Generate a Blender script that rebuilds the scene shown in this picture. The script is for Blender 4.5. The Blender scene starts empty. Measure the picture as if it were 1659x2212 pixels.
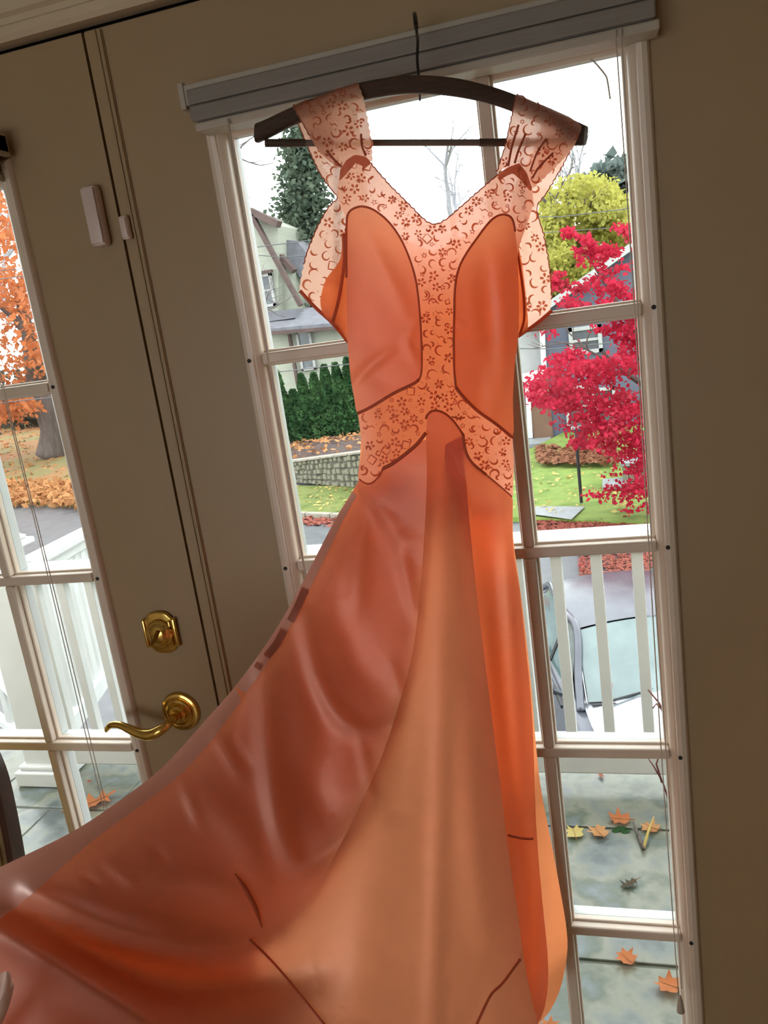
import bpy, bmesh, math, random
import numpy as np
from mathutils import Vector, Matrix, Euler
from mathutils.geometry import delaunay_2d_cdt

SC = bpy.context.scene
COL = SC.collection
random.seed(7)

# ------------------------------------------------------------------ camera
FPX = 1754.75
CAM = np.array([0.51023698, -1.14413241, 1.58514575])
RC = np.array([[0.9582445192772532, 0.25101109355569684, -0.13697033323708982],
               [-0.06974931582359083, -0.2593556074315068, -0.9632599347195828],
               [-0.277312953569153, 0.9325921401158209, -0.23101823732542298]])   # rows: right, down, forward
cam_d = bpy.data.cameras.new('camera')
cam = bpy.data.objects.new('camera', cam_d)
COL.objects.link(cam)
_r, _d, _f = RC
cam.matrix_world = Matrix(((_r[0], -_d[0], -_f[0], CAM[0]), (_r[1], -_d[1], -_f[1], CAM[1]), (_r[2], -_d[2], -_f[2], CAM[2]), (0, 0, 0, 1)))
cam_d.sensor_fit = 'VERTICAL'
cam_d.sensor_height = 24.0
cam_d.lens = 24.0 * FPX / 2212.0
cam_d.clip_start = 0.02
cam_d.clip_end = 400
SC.camera = cam

# ------------------------------------------------------------------ overcast sky, exposure
SKY = 4.2
w = bpy.data.worlds.new('overcast_sky')
SC.world = w
w.use_nodes = True
bg = w.node_tree.nodes['Background']
bg.inputs[0].default_value = (0.95, 0.98, 1.0, 1)
bg.inputs[1].default_value = SKY
SC.view_settings.view_transform = 'Standard'
SC.view_settings.look = 'None'
SC.view_settings.gamma = 1.0
SC.view_settings.use_curve_mapping = False
SC.view_settings.exposure = 0.0
SC.cycles.max_bounces = 12
SC.cycles.diffuse_bounces = 5
SC.cycles.use_adaptive_sampling = True
SC.cycles.adaptive_threshold = 0.10; SC.cycles.adaptive_min_samples = 14
SC.cycles.transmission_bounces = 10
SC.cycles.transparent_max_bounces = 32
SC.cycles.caustics_reflective = False
SC.cycles.caustics_refractive = False
SC.cycles.sample_clamp_indirect = 6.0

def portal(name, loc, rot, sx, sy):
    l = bpy.data.lights.new(name, 'AREA'); l.shape = 'RECTANGLE'; l.size = sx; l.size_y = sy
    l.cycles.is_portal = True
    o = bpy.data.objects.new(name, l); COL.objects.link(o); o.location = loc; o.rotation_euler = rot
    return o
BACK_Y = -4.6                                  # the room behind the camera: its far wall gets an unseen window added for front light
BW = (-2.2, 0.2, 0.10, 1.75)                   # that window: x0, x1, z0, z1
portal('added_window_daylight', ((BW[0]+BW[1])/2, BACK_Y-0.02, (BW[2]+BW[3])/2), (math.radians(90), 0, 0), BW[1]-BW[0], BW[3]-BW[2])
portal('garden_door_daylight', (0.286, 0.06, 1.06), (math.radians(-90), 0, 0), 0.56, 1.62)
portal('garden_door_daylight', (-0.63, 0.06, 1.06), (math.radians(-90), 0, 0), 0.56, 1.62)

# ------------------------------------------------------------------ where a point of the place lies
def ray(x, y):
    return RC.T @ np.array([(x-829.5)/FPX, (y-1106)/FPX, 1.0])
def at(x, y, Y):
    r = ray(x, y); return CAM + r*((Y-CAM[1])/r[1])
def atz(x, y, Z):
    r = ray(x, y); return CAM + r*((Z-CAM[2])/r[2])

# ------------------------------------------------------------------ materials
MATS = {}
def _mat(name):
    m = bpy.data.materials.new(name); m.use_nodes = True
    nt = m.node_tree; nt.nodes.clear()
    out = nt.nodes.new('ShaderNodeOutputMaterial')
    MATS[name] = m
    return m, nt, out
def _noise(nt, scale, detail=4, rough=0.55, coord='Object', stretch=None):
    tc = nt.nodes.new('ShaderNodeTexCoord'); n = nt.nodes.new('ShaderNodeTexNoise')
    n.inputs['Scale'].default_value = scale; n.inputs['Detail'].default_value = detail; n.inputs['Roughness'].default_value = rough
    if stretch:
        mp = nt.nodes.new('ShaderNodeMapping'); mp.inputs['Scale'].default_value = stretch
        nt.links.new(tc.outputs[coord], mp.inputs[0]); nt.links.new(mp.outputs[0], n.inputs['Vector'])
    else:
        nt.links.new(tc.outputs[coord], n.inputs['Vector'])
    return n
def _ramp(nt, src, cols, lo=0.3, hi=0.7):
    r = nt.nodes.new('ShaderNodeValToRGB'); nt.links.new(src, r.inputs[0])
    e = r.color_ramp.elements
    while len(e) < len(cols): e.new(0.5)
    for i, c in enumerate(cols):
        e[i].position = lo + (hi-lo)*i/max(1, len(cols)-1); e[i].color = (*c, 1)
    return r
def _bump(nt, src, strength, dist=0.002):
    b = nt.nodes.new('ShaderNodeBump'); b.inputs['Strength'].default_value = strength; b.inputs['Distance'].default_value = dist
    nt.links.new(src, b.inputs['Height']); return b
def plain(name, cols, rough=0.5, scale=6, metallic=0.0, bump=0.0, bscale=60, spec=0.5, lo=0.3, hi=0.7, stretch=None, detail=4, coord='Object', bdist=0.002):
    """principled surface whose colour drifts between the given tones"""
    m, nt, out = _mat(name)
    p = nt.nodes.new('ShaderNodeBsdfPrincipled')
    if not isinstance(cols[0], (tuple, list)): cols = [cols]
    if len(cols) == 1:
        c = cols[0]; cols = [tuple(v*0.94 for v in c), tuple(min(1, v*1.05) for v in c)]
    n = _noise(nt, scale, detail, stretch=stretch, coord=coord)
    r = _ramp(nt, n.outputs[0], cols, lo, hi)
    nt.links.new(r.outputs[0], p.inputs['Base Color'])
    p.inputs['Roughness'].default_value = rough; p.inputs['Metallic'].default_value = metallic
    p.inputs['Specular IOR Level'].default_value = spec
    if bump:
        n2 = _noise(nt, bscale, 5, stretch=stretch, coord=coord); b = _bump(nt, n2.outputs[0], bump, bdist); nt.links.new(b.outputs[0], p.inputs['Normal'])
    nt.links.new(p.outputs[0], out.inputs[0])
    return m
def leafy(name, cols, trans=0.45, scale=1.5, rough=0.6):
    """thin leaf: diffuse and translucent"""
    m, nt, out = _mat(name)
    n = _noise(nt, scale, 5, 0.7); r = _ramp(nt, n.outputs[0], cols, 0.32, 0.68)
    d = nt.nodes.new('ShaderNodeBsdfDiffuse'); t = nt.nodes.new('ShaderNodeBsdfTranslucent'); mx = nt.nodes.new('ShaderNodeMixShader')
    nt.links.new(r.outputs[0], d.inputs[0]); nt.links.new(r.outputs[0], t.inputs[0])
    mx.inputs[0].default_value = trans
    nt.links.new(d.outputs[0], mx.inputs[1]); nt.links.new(t.outputs[0], mx.inputs[2]); nt.links.new(mx.outputs[0], out.inputs[0])
    return m
def cloth(name, tcol, dcol, trans=0.55, gloss=0.14, grough=0.36, sheer=0.0, weave=0.0, gcol=(1, 0.9, 0.86)):
    """thin woven cloth: diffuse front, translucent through light, satin gloss, optional sheerness"""
    m, nt, out = _mat(name)
    n = _noise(nt, 40, 3, 0.6)
    d = nt.nodes.new('ShaderNodeBsdfDiffuse'); t = nt.nodes.new('ShaderNodeBsdfTranslucent'); g = nt.nodes.new('ShaderNodeBsdfGlossy')
    r1 = _ramp(nt, n.outputs[0], [tuple(v*0.95 for v in tcol), tcol]); r2 = _ramp(nt, n.outputs[0], [tuple(v*0.95 for v in dcol), dcol])
    nt.links.new(r1.outputs[0], t.inputs[0]); nt.links.new(r2.outputs[0], d.inputs[0])
    g.inputs['Color'].default_value = (*gcol, 1); g.inputs['Roughness'].default_value = grough
    if weave:
        tc = nt.nodes.new('ShaderNodeTexCoord'); wv = nt.nodes.new('ShaderNodeTexNoise'); wv.inputs['Scale'].default_value = 900; wv.inputs['Detail'].default_value = 2
        nt.links.new(tc.outputs['Object'], wv.inputs['Vector']); b = _bump(nt, wv.outputs[0], weave, 0.0004)
        for s in (d, t, g): nt.links.new(b.outputs[0], s.inputs['Normal'])
    m1 = nt.nodes.new('ShaderNodeMixShader'); m1.inputs[0].default_value = trans
    nt.links.new(d.outputs[0], m1.inputs[1]); nt.links.new(t.outputs[0], m1.inputs[2])
    lw = nt.nodes.new('ShaderNodeLayerWeight'); lw.inputs[0].default_value = 0.35
    mr = nt.nodes.new('ShaderNodeMapRange'); mr.inputs[3].default_value = gloss; mr.inputs[4].default_value = min(0.8, gloss*2.6)
    nt.links.new(lw.outputs['Facing'], mr.inputs[0])
    m2 = nt.nodes.new('ShaderNodeMixShader'); nt.links.new(mr.outputs[0], m2.inputs[0])
    nt.links.new(m1.outputs[0], m2.inputs[1]); nt.links.new(g.outputs[0], m2.inputs[2])
    last = m2
    if sheer:
        tr = nt.nodes.new('ShaderNodeBsdfTransparent'); m3 = nt.nodes.new('ShaderNodeMixShader'); m3.inputs[0].default_value = sheer
        nt.links.new(m2.outputs[0], m3.inputs[1]); nt.links.new(tr.outputs[0], m3.inputs[2]); last = m3
    nt.links.new(last.outputs[0], out.inputs[0])
    return m
def glass(name, tint=(0.97, 0.99, 0.98), refl=0.05):
    m, nt, out = _mat(name)
    n = _noise(nt, 3, 2); r = _ramp(nt, n.outputs[0], [tint, tuple(min(1, v*1.01) for v in tint)])
    tr = nt.nodes.new('ShaderNodeBsdfTransparent'); g = nt.nodes.new('ShaderNodeBsdfGlossy'); g.inputs['Roughness'].default_value = 0.02
    nt.links.new(r.outputs[0], tr.inputs[0])
    lw = nt.nodes.new('ShaderNodeLayerWeight'); lw.inputs[0].default_value = 0.2
    mr = nt.nodes.new('ShaderNodeMapRange'); mr.inputs[3].default_value = 0.0; mr.inputs[4].default_value = refl*3
    nt.links.new(lw.outputs['Fresnel'], mr.inputs[0])
    mx = nt.nodes.new('ShaderNodeMixShader'); nt.links.new(mr.outputs[0], mx.inputs[0])
    nt.links.new(tr.outputs[0], mx.inputs[1]); nt.links.new(g.outputs[0], mx.inputs[2]); nt.links.new(mx.outputs[0], out.inputs[0])
    return m

# ------------------------------------------------------------------ mesh helpers
class MB:
    """collects shapes; build() links them as ONE mesh object"""
    def __init__(s): s.v = []; s.f = []
    def add(s, vs, fs):
        o = len(s.v); s.v.extend([tuple(map(float, p)) for p in vs]); s.f.extend([tuple(i+o for i in f) for f in fs]); return s
    def box(s, x0, x1, y0, y1, z0, z1, bev=0.0, M=None):
        bm = bmesh.new(); bmesh.ops.create_cube(bm, size=1)
        for v in bm.verts: v.co = Vector((x0+(v.co.x+.5)*(x1-x0), y0+(v.co.y+.5)*(y1-y0), z0+(v.co.z+.5)*(z1-z0)))
        if bev: bmesh.ops.bevel(bm, geom=bm.edges[:], offset=bev, segments=2, affect='EDGES', profile=0.5)
        bm.verts.index_update()
        vs = [(M @ v.co) if M is not None else v.co.copy() for v in bm.verts]; fs = [[v.index for v in f.verts] for f in bm.faces]
        bm.free(); return s.add(vs, fs)
    def bar(s, a, b, wx, wz, up=(0, 0, 1), bev=0.0):
        """box of section wx by wz running from a to b"""
        a = Vector(a); b = Vector(b); d = (b-a); L = d.length; d.normalize(); u = Vector(up); sd = d.cross(u)
        if sd.length < 1e-6: sd = d.cross(Vector((1, 0, 0)))
        sd.normalize(); u = sd.cross(d)
        M = Matrix(((d.x, sd.x, u.x, a.x), (d.y, sd.y, u.y, a.y), (d.z, sd.z, u.z, a.z), (0, 0, 0, 1)))
        return s.box(0, L, -wx/2, wx/2, -wz/2, wz/2, bev, M)
    def tube(s, pts, r, n=8, cap=True, flat=None):
        pts = [Vector(p) for p in pts]; rs = r if isinstance(r, (list, tuple, np.ndarray)) else [r]*len(pts)
        vs = []; fs = []; up = None
        for i, p in enumerate(pts):
            d = (pts[min(i+1, len(pts)-1)]-pts[max(i-1, 0)]);
            if d.length < 1e-9: d = Vector((0, 0, 1))
            d.normalize()
            if up is None:
                up = Vector((0, 0, 1)) if abs(d.z) < .9 else Vector((0, 1, 0))
            sd = d.cross(up)
            if sd.length < 1e-6: sd = d.orthogonal()
            sd.normalize(); up = sd.cross(d).normalized()
            for k in range(n):
                a = 2*math.pi*k/n; vs.append(p+sd*(math.cos(a)*rs[i])+up*(math.sin(a)*rs[i]*(flat or 1)))
        for i in range(len(pts)-1):
            for k in range(n): fs.append((i*n+k, i*n+(k+1) % n, (i+1)*n+(k+1) % n, (i+1)*n+k))
        if cap: fs.append(tuple(range(n-1, -1, -1))); fs.append(tuple(len(vs)-n+k for k in range(n)))
        return s.add(vs, fs)
    def lathe(s, prof, c=(0, 0, 0), ax=(0, 0, 1), n=24):
        """prof: (radius, height along ax)"""
        ax = Vector(ax).normalized(); u = ax.orthogonal().normalized(); v = ax.cross(u); c = Vector(c); vs = []; fs = []
        for r, h in prof:
            for k in range(n):
                a = 2*math.pi*k/n; vs.append(c+ax*h+u*(r*math.cos(a))+v*(r*math.sin(a)))
        for i in range(len(prof)-1):
            for k in range(n): fs.append((i*n+k, i*n+(k+1) % n, (i+1)*n+(k+1) % n, (i+1)*n+k))
        fs.append(tuple(range(n-1, -1, -1))); fs.append(tuple(len(vs)-n+k for k in range(n)))
        return s.add(vs, fs)
    def prism(s, poly, M, d, bev=0.0):
        """2-D outline (u, v) in the frame M, pushed out by d along its third axis"""
        bm = bmesh.new(); vs = [bm.verts.new((p[0], p[1], 0)) for p in poly]; f = bm.faces.new(vs)
        ex = bmesh.ops.extrude_face_region(bm, geom=[f])
        for e in ex['geom']:
            if isinstance(e, bmesh.types.BMVert): e.co.z += d
        bmesh.ops.recalc_face_normals(bm, faces=bm.faces[:])
        if bev:
            ed = [e for e in bm.edges if abs(e.verts[0].co.z-e.verts[1].co.z) < 1e-9]
            bmesh.ops.bevel(bm, geom=ed, offset=bev, segments=3, affect='EDGES', profile=0.5)
        bm.verts.index_update()
        r = ([M @ v.co for v in bm.verts], [[v.index for v in f.verts] for f in bm.faces]); bm.free()
        return s.add(*r)
    def build(s, name, mat, parent=None, smooth=None, loc=None):
        me = bpy.data.meshes.new(name); vs = np.array(s.v, float).reshape(-1, 3)
        if loc is not None: vs = vs-np.array(loc)
        me.from_pydata(vs.tolist(), [], s.f); me.update()
        me.materials.append(MATS[mat] if isinstance(mat, str) else mat)
        if smooth:
            for p in me.polygons: p.use_smooth = True
            if smooth is not True: me.set_sharp_from_angle(angle=math.radians(smooth))
        o = bpy.data.objects.new(name, me); COL.objects.link(o)
        if loc is not None: o.location = loc
        if parent is not None: o.parent = parent
        return o
def empty(name, loc=(0, 0, 0), rz=0):
    o = bpy.data.objects.new(name, None); COL.objects.link(o); o.location = loc; o.rotation_euler = (0, 0, rz); o.empty_display_size = 0.1
    return o
def tag(o, label=None, cat=None, group=None, kind=None):
    if label: o['label'] = label
    if cat: o['category'] = cat
    if group: o['group'] = group
    if kind: o['kind'] = kind
    return o
def part(o, parent):
    """hang a world-space mesh under its thing without moving it"""
    o.parent = parent; o.matrix_parent_inverse = Matrix.Translation(-parent.location); return o
def inst(src, name, parent, loc, rot=(0, 0, 0), scale=(1, 1, 1)):
    o = bpy.data.objects.new(name, src.data if hasattr(src, 'data') else src); COL.objects.link(o)
    o.parent = parent; o.location = loc; o.rotation_euler = rot; o.scale = scale; return o
def catmull(pts, n=8, closed=False):
    P = np.array(pts, float); N = len(P); out = []
    rng = range(N if closed else N-1)
    for i in rng:
        if closed: p0, p1, p2, p3 = P[(i-1) % N], P[i], P[(i+1) % N], P[(i+2) % N]
        else: p0, p1, p2, p3 = P[max(i-1, 0)], P[i], P[i+1], P[min(i+2, N-1)]
        for k in range(n):
            t = k/n
            out.append(0.5*((2*p1)+(-p0+p2)*t+(2*p0-5*p1+4*p2-p3)*t*t+(-p0+3*p1-3*p2+p3)*t**3))
    if not closed: out.append(P[-1])
    return np.array(out)
# ------------------------------------------------------------------ indoor materials
plain('door_paint', [(0.345, 0.237, 0.128), (0.38, 0.262, 0.145)], 0.42, 3, bump=0.03, bscale=300)
plain('trim_paint', [(0.58, 0.47, 0.33), (0.63, 0.51, 0.37)], 0.38, 5)
plain('grille_white', [(0.70, 0.58, 0.47), (0.76, 0.64, 0.53)], 0.35, 8)
plain('wall_paint', [(0.50, 0.40, 0.28), (0.55, 0.44, 0.31)], 0.8, 2, bump=0.05, bscale=200)
plain('ceiling_paint', [(0.66, 0.60, 0.50)], 0.9, 2)
plain('oak_floor', [(0.36, 0.23, 0.12), (0.46, 0.30, 0.17)], 0.4, 4, stretch=(1, 12, 1))
plain('plank_gap', (0.03, 0.02, 0.01), 0.9)
plain('gap_shade', (0.015, 0.01, 0.006), 0.9)
plain('screw_dark', (0.02, 0.015, 0.012), 0.6)
plain('blind_grey', [(0.21, 0.185, 0.16), (0.245, 0.215, 0.19)], 0.5, 12, stretch=(1, 1, 20))
plain('blind_rail', [(0.46, 0.40, 0.33)], 0.4, 9)
plain('cord', (0.62, 0.54, 0.46), 0.8, 40)
plain('brass', [(0.62, 0.40, 0.10), (0.74, 0.50, 0.15)], 0.16, 30, metallic=1.0)
plain('brass_dark', [(0.30, 0.17, 0.03), (0.40, 0.24, 0.05)], 0.2, 30, metallic=1.0)
plain('sensor_plastic', (0.66, 0.53, 0.49), 0.4, 20)
plain('hanger_wood', [(0.045, 0.026, 0.020), (0.085, 0.05, 0.038)], 0.38, 10, stretch=(6, 6, 60))
plain('hanger_bar', [(0.13, 0.095, 0.085), (0.18, 0.14, 0.12)], 0.35, 20)
plain('hook_wire', (0.035, 0.032, 0.03), 0.35, 40, metallic=0.6)
plain('chair_wood', [(0.035, 0.012, 0.008), (0.07, 0.025, 0.014)], 0.3, 8, stretch=(8, 8, 1))
plain('chair_fabric', [(0.30, 0.22, 0.10), (0.38, 0.29, 0.15)], 0.9, 30, bump=0.3, bscale=250)
plain('rust', [(0.10, 0.03, 0.012), (0.03, 0.01, 0.005)], 0.8, 60)
glass('pane_glass')

def struct(o, label=None, cat=None):
    tag(o, label, cat, kind='structure'); return o

# ------------------------------------------------------------------ room shell
RX0, RX1, CEIL = -2.7, 2.5, 2.5
DL, DR, DT = -1.092, 0.748, 2.037                 # clear opening of the pair of doors
wf = MB()
wf.box(RX0-.12, DL-.03, 0.0, .14, -.12, CEIL+.1); wf.box(DR+.03, RX1+.12, 0.0, .14, -.12, CEIL+.1); wf.box(DL-.03, DR+.03, 0.0, .14, DT+.03, CEIL+.1)
struct(wf.build('wall_front', 'wall_paint'), 'cream painted wall around the pair of glazed doors', 'wall')
struct(MB().box(RX0-.12, RX0, BACK_Y-.12, 0, -.12, CEIL+.1).build('wall_left', 'wall_paint'), 'cream side wall left of the glazed doors', 'wall')
struct(MB().box(RX1, RX1+.12, BACK_Y-.12, 0, -.12, CEIL+.1).build('wall_right', 'wall_paint'), 'cream side wall right of the glazed doors', 'wall')
wb = MB()
wb.box(RX0, BW[0], BACK_Y-.12, BACK_Y, -.12, CEIL+.1); wb.box(BW[1], RX1, BACK_Y-.12, BACK_Y, -.12, CEIL+.1)
wb.box(BW[0], BW[1], BACK_Y-.12, BACK_Y, -.12, BW[2]); wb.box(BW[0], BW[1], BACK_Y-.12, BACK_Y, BW[3], CEIL+.1)
struct(wb.build('wall_back', 'wall_paint'), 'cream wall with an added window opening behind the camera', 'wall')
wn = empty('added_window_1', ((BW[0]+BW[1])/2, BACK_Y-.06, BW[2])); struct(wn, 'unseen broad window added behind the camera to light the room', 'window')
def wpart(name, x0, x1, z0, z1, mat='trim_paint', y0=-.03, y1=.03):
    return MB().box(x0-wn.location.x, x1-wn.location.x, y0, y1, z0-wn.location.z, z1-wn.location.z, .004 if mat == 'trim_paint' else 0).build(name, mat, wn)
wpart('window_frame', BW[0], BW[0]+.05, BW[2], BW[3]); wpart('window_frame', BW[1]-.05, BW[1], BW[2], BW[3])
wpart('window_frame', BW[0], BW[1], BW[2], BW[2]+.05); wpart('window_frame', BW[0], BW[1], BW[3]-.05, BW[3])
for k in (1, 2):
    xm = BW[0]+(BW[1]-BW[0])*k/3; wpart('window_mullion', xm-.02, xm+.02, BW[2]+.05, BW[3]-.05)
for k in range(3):
    a = BW[0]+(BW[1]-BW[0])*k/3; wpart('pane', a+.05 if k == 0 else a+.02, a+(BW[1]-BW[0])/3-.02, BW[2]+.05, BW[3]-.05, 'pane_glass', -.003, .003)
struct(MB().box(RX0, RX1, BACK_Y, 0, CEIL, CEIL+.1).build('ceiling', 'ceiling_paint'), 'plain pale ceiling of the room', 'ceiling')
fl = struct(MB().box(RX0, RX1, BACK_Y, .16, -.12, -.018).build('floor', 'plank_gap'), 'brown plank floor of the room', 'floor')
pl = None
for i in range(26):
    x = RX0+.2*i
    if pl is None:
        pl = MB().box(.002, .198, BACK_Y, -.0, -.018, 0.0, .002).build('plank', 'oak_floor', fl); pl.location = (x, 0, 0); P0 = pl
    else: inst(P0, 'plank', fl, (x, 0, 0))

# ------------------------------------------------------------------ casing round the doors
def prof_strip(name, prof, a, b, axis, mat='trim_paint'):
    """moulding: profile (offset across, depth towards the room) run along an axis"""
    m = MB(); n = len(prof); vs = []
    for e in (a, b):
        for o, d in prof: vs.append((e, -d, o) if axis == 'x' else (o, -d, e))
    fs = [(i, i+1, n+i+1, n+i) for i in range(n-1)]+[tuple(range(n)), tuple(range(2*n-1, n-1, -1))]
    return m.add(vs, fs).build(name, mat, smooth=25)
casing = [(0, -.01), (0, .016), (.006, .020), (.018, .020), (.022, .015), (.030, .015), (.034, .022), (.075, .024), (.080, .030), (.092, .030), (.096, .024), (.096, -.01)]
tr = prof_strip('trim_1', [(DT+.004+o, d) for o, d in casing], DL-.10, DR+.10, 'x'); struct(tr, 'moulded cream casing above the glazed doors', 'trim')
tr = prof_strip('trim_2', [(DR+.004+o, d) for o, d in casing], 0, DT+.004, 'z'); struct(tr, 'moulded cream casing right of the glazed doors', 'trim')
tr = prof_strip('trim_3', [(DL-.004-o, d) for o, d in casing], 0, DT+.004, 'z'); struct(tr, 'moulded cream casing left of the glazed doors', 'trim')
jb = MB().box(DL-.03, DR+.03, .046, .13, DT-.012, DT+.03).box(DL-.03, DL+.010, .046, .13, 0, DT-.012).box(DR-.012, DR+.03, .046, .13, 0, DT-.012).box(-.180, -.160, .036, .0435, .01, DT-.013)  # jamb and meeting strip coloured near black for the shade in the gaps
struct(jb.build('trim_4', 'gap_shade'), 'near-black jamb with the shade of the door gaps put into its colour', 'trim')
struct(MB().box(DL, DR, -.02, .15, 0, .012, .003).build('trim_5', 'brass_dark'), 'brass threshold below the doors', 'trim')

# ------------------------------------------------------------------ the two fifteen-light doors
GX0, GX1 = .017, .5575                            # daylight opening of the right door
ZB = [1.55-.325*k for k in range(4)]
GZ1, GZ0 = 1.866, .259
def rect_sweep(x0, x1, z0, z1, prof, ys=1):
    """profile (inset from the outer edge, depth) swept round a rectangle with mitred corners"""
    m = MB(); n = len(prof); vs = []
    for cx, cz, sx, sz in ((x0, z0, 1, 1), (x1, z0, -1, 1), (x1, z1, -1, -1), (x0, z1, 1, -1)):
        for o, d in prof: vs.append((cx+sx*o, d, cz+sz*o))
    fs = []
    for k in range(4):
        for i in range(n-1):
            a = k*n+i; b = ((k+1) % 4)*n+i; fs.append((a, a+1, b+1, b))
    return m.add(vs, fs)
iprof = [(0, .002), (.001, -.006), (.004, -.010), (.010, -.0125), (.016, -.011), (.0175, -.0075), (.0195, -.0075), (.024, -.004), (.027, .000), (.0275, .004), (.0275, .012), (.033, .015), (.034, .022)]
eprof = [(0, .042), (.004, .054), (.020, .056), (.027, .050), (.0275, .032), (.034, .028), (.034, .022)]
def door(name, ox, sgn, label):
    """ox: world x of the screw line nearest the meeting stile; sgn 1 opens to the right, -1 to the left"""
    X = lambda u: ox+sgn*u
    root = empty(name, (ox, 0, 0)); struct(root, label, 'door')
    def b(nm, mat, m, smooth=None):
        m.v = [(sgn*v[0], v[1], v[2]) for v in m.v]
        if sgn < 0: m.f = [tuple(reversed(f)) for f in m.f]
        return m.build(nm, mat, root, smooth)
    e0, e1 = -.171, .744
    if sgn < 0: e0, e1 = -.171, .744
    z1 = DT-.004
    b('door_slab', 'door_paint', MB().box(e0+.001 if sgn < 0 else e0+.002, GX0-.006, 0, .044, .014, z1).box(GX1+.006, e1, 0, .044, .014, z1).box(GX0-.006, GX1+.006, 0, .044, .014, GZ0-.006).box(GX0-.006, GX1+.006, 0, .044, GZ1+.006, z1))
    b('glazing_frame', 'grille_white', rect_sweep(GX0-.0275, GX1+.0275, GZ0-.0275, GZ1+.0275, iprof), 30)
    b('outer_glazing_frame', 'outdoor_white', rect_sweep(GX0-.0275, GX1+.0275, GZ0-.0275, GZ1+.0275, eprof), 30)
    xs = [GX0, .191, .381, GX1]; zs = [GZ1]+ZB+[GZ0]
    def muntin(x0, x1, z0, z1, vert):
        m = MB(); m2 = MB()
        if vert:
            c = (x0+x1)/2; m.box(c-.0085, c+.0085, -.004, .012, z0, z1, .003).box(c-.012, c+.012, .010, .0215, z0, z1, .002); m2.box(c-.0095, c+.0095, .0225, .046, z0, z1, .003)
        else:
            c = (z0+z1)/2; m.box(x0, x1, -.0045, .012, c-.0085, c+.0085, .003).box(x0, x1, .010, .0215, c-.012, c+.012, .002); m2.box(x0, x1, .0225, .046, c-.0095, c+.0095, .003)
        b('muntin', 'grille_white', m); b('outer_muntin', 'outdoor_white', m2)
    for x in xs[1:3]:
        for i in range(5):
            muntin(x, x, zs[i+1]+(.0085 if i < 4 else 0), zs[i]-(.0085 if i > 0 else 0), True)
    for z in ZB: muntin(GX0, GX1, z, z, False)
    for i in range(5):
        for j in range(3):
            b('pane', 'pane_glass', MB().box(xs[j]+(.002 if j else -.004), xs[j+1]-(.002 if j < 2 else -.004), .0195, .0235, zs[i+1]+(.002 if i < 4 else -.004), zs[i]-(.002 if i else -.004)))
    for z in ZB+[GZ1+.012, GZ0-.012]:
        for u in ([0.0, .5715] if z in ZB else [.19, .38]):
            b('screw', 'screw_dark', MB().lathe([(.0031, 0), (.0031, .0014), (.0024, .0018)], (u, -.0118, z), (0, -1, 0), 10))
    return root, b
plain('outdoor_white', [(0.50, 0.51, 0.50), (0.57, 0.58, 0.565)], 0.4, 5)
door_2, put2 = door('door_2', 0.0, 1, 'fifteen-pane glazed door behind the hanging gown')
door_1, put1 = door('door_1', -.3445, -1, 'fifteen-pane glazed door with brass lever and deadbolt')
door_1['label'] = 'fifteen-pane glazed door with brass lever and deadbolt'
# meeting strip fixed to the right-hand door
put2('astragal', 'door_paint', MB().box(-.1690, -.1405, -.0025, .0, .016, DT-.006, .001).box(-.1525, -.1490, -.0050, -.002, .016, DT-.006, .0012).box(-.1450, -.1415, -.0055, -.002, .016, DT-.006, .0012))

# ------------------------------------------------------------------ brass deadbolt and lever on the left door (door_1 runs mirrored, so build in world space)
def onto(o, par): o.location = tuple(-np.array(par.location)+np.array(o.location)); o.parent = par; return o
zc, xc = 1.121, -.249
def plate_outline(wd, hh, cut, bow):
    pts = [(-wd, -hh+cut), (-wd, hh-cut)]
    pts += [(-wd+.006, hh-cut), ]
    for k in range(9):
        a = math.pi*(1-k/8); pts.append((math.cos(a)*(wd-.010), hh-cut+.004+math.sin(a)*(cut-.004+bow)))
    pts += [(wd-.006, hh-cut), (wd, hh-cut), (wd, -hh+cut), (wd-.006, -hh+cut)]
    for k in range(9):
        a = -math.pi*k/8; pts.append((math.cos(a)*(wd-.010), -hh+cut-.004+math.sin(a)*(cut-.004+bow)))
    pts += [(-wd+.006, -hh+cut)]
    return pts
Mp = Matrix(((1, 0, 0, xc), (0, 0, -1, 0), (0, 1, 0, zc), (0, 0, 0, 1)))
db = onto(MB().prism(plate_outline(.031, .036, .010, .002), Mp, .008, .003).build('deadbolt', 'brass', smooth=35), door_1)
dd = MB().lathe([(.0255, .0), (.025, .006), (.022, .0085), (.0205, .0085), (.018, .012), (.012, .015), (.004, .0165), (.0, .0167)], (xc, -.0075, zc), (0, -1, 0), 28).build('deadbolt_dome', 'brass', smooth=35); dd.parent = db
tt = MB().tube([(xc-.009, -.026, zc-.012), (xc-.004, -.027, zc-.005), (xc+.003, -.027, zc+.004), (xc+.008, -.026, zc+.011)], [.004, .0055, .0055, .004], 10, flat=.6).lathe([(.005, 0), (.004, .006)], (xc, -.021, zc), (0, -1, 0), 12).build('thumb_turn', 'brass_dark', smooth=40); tt.parent = db
ed = MB().box(xc+.0245, xc+.031, -.011, -.002, zc-.025, zc+.025, .0015).box(xc+.0185, xc+.0225, -.012, -.006, zc-.022, zc+.022, .0012).box(xc-.031, xc-.0265, -.011, -.002, zc-.025, zc+.025, .0015).build('plate_rib', 'brass', smooth=30); ed.parent = db
zc, xc = .972, -.246
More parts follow.
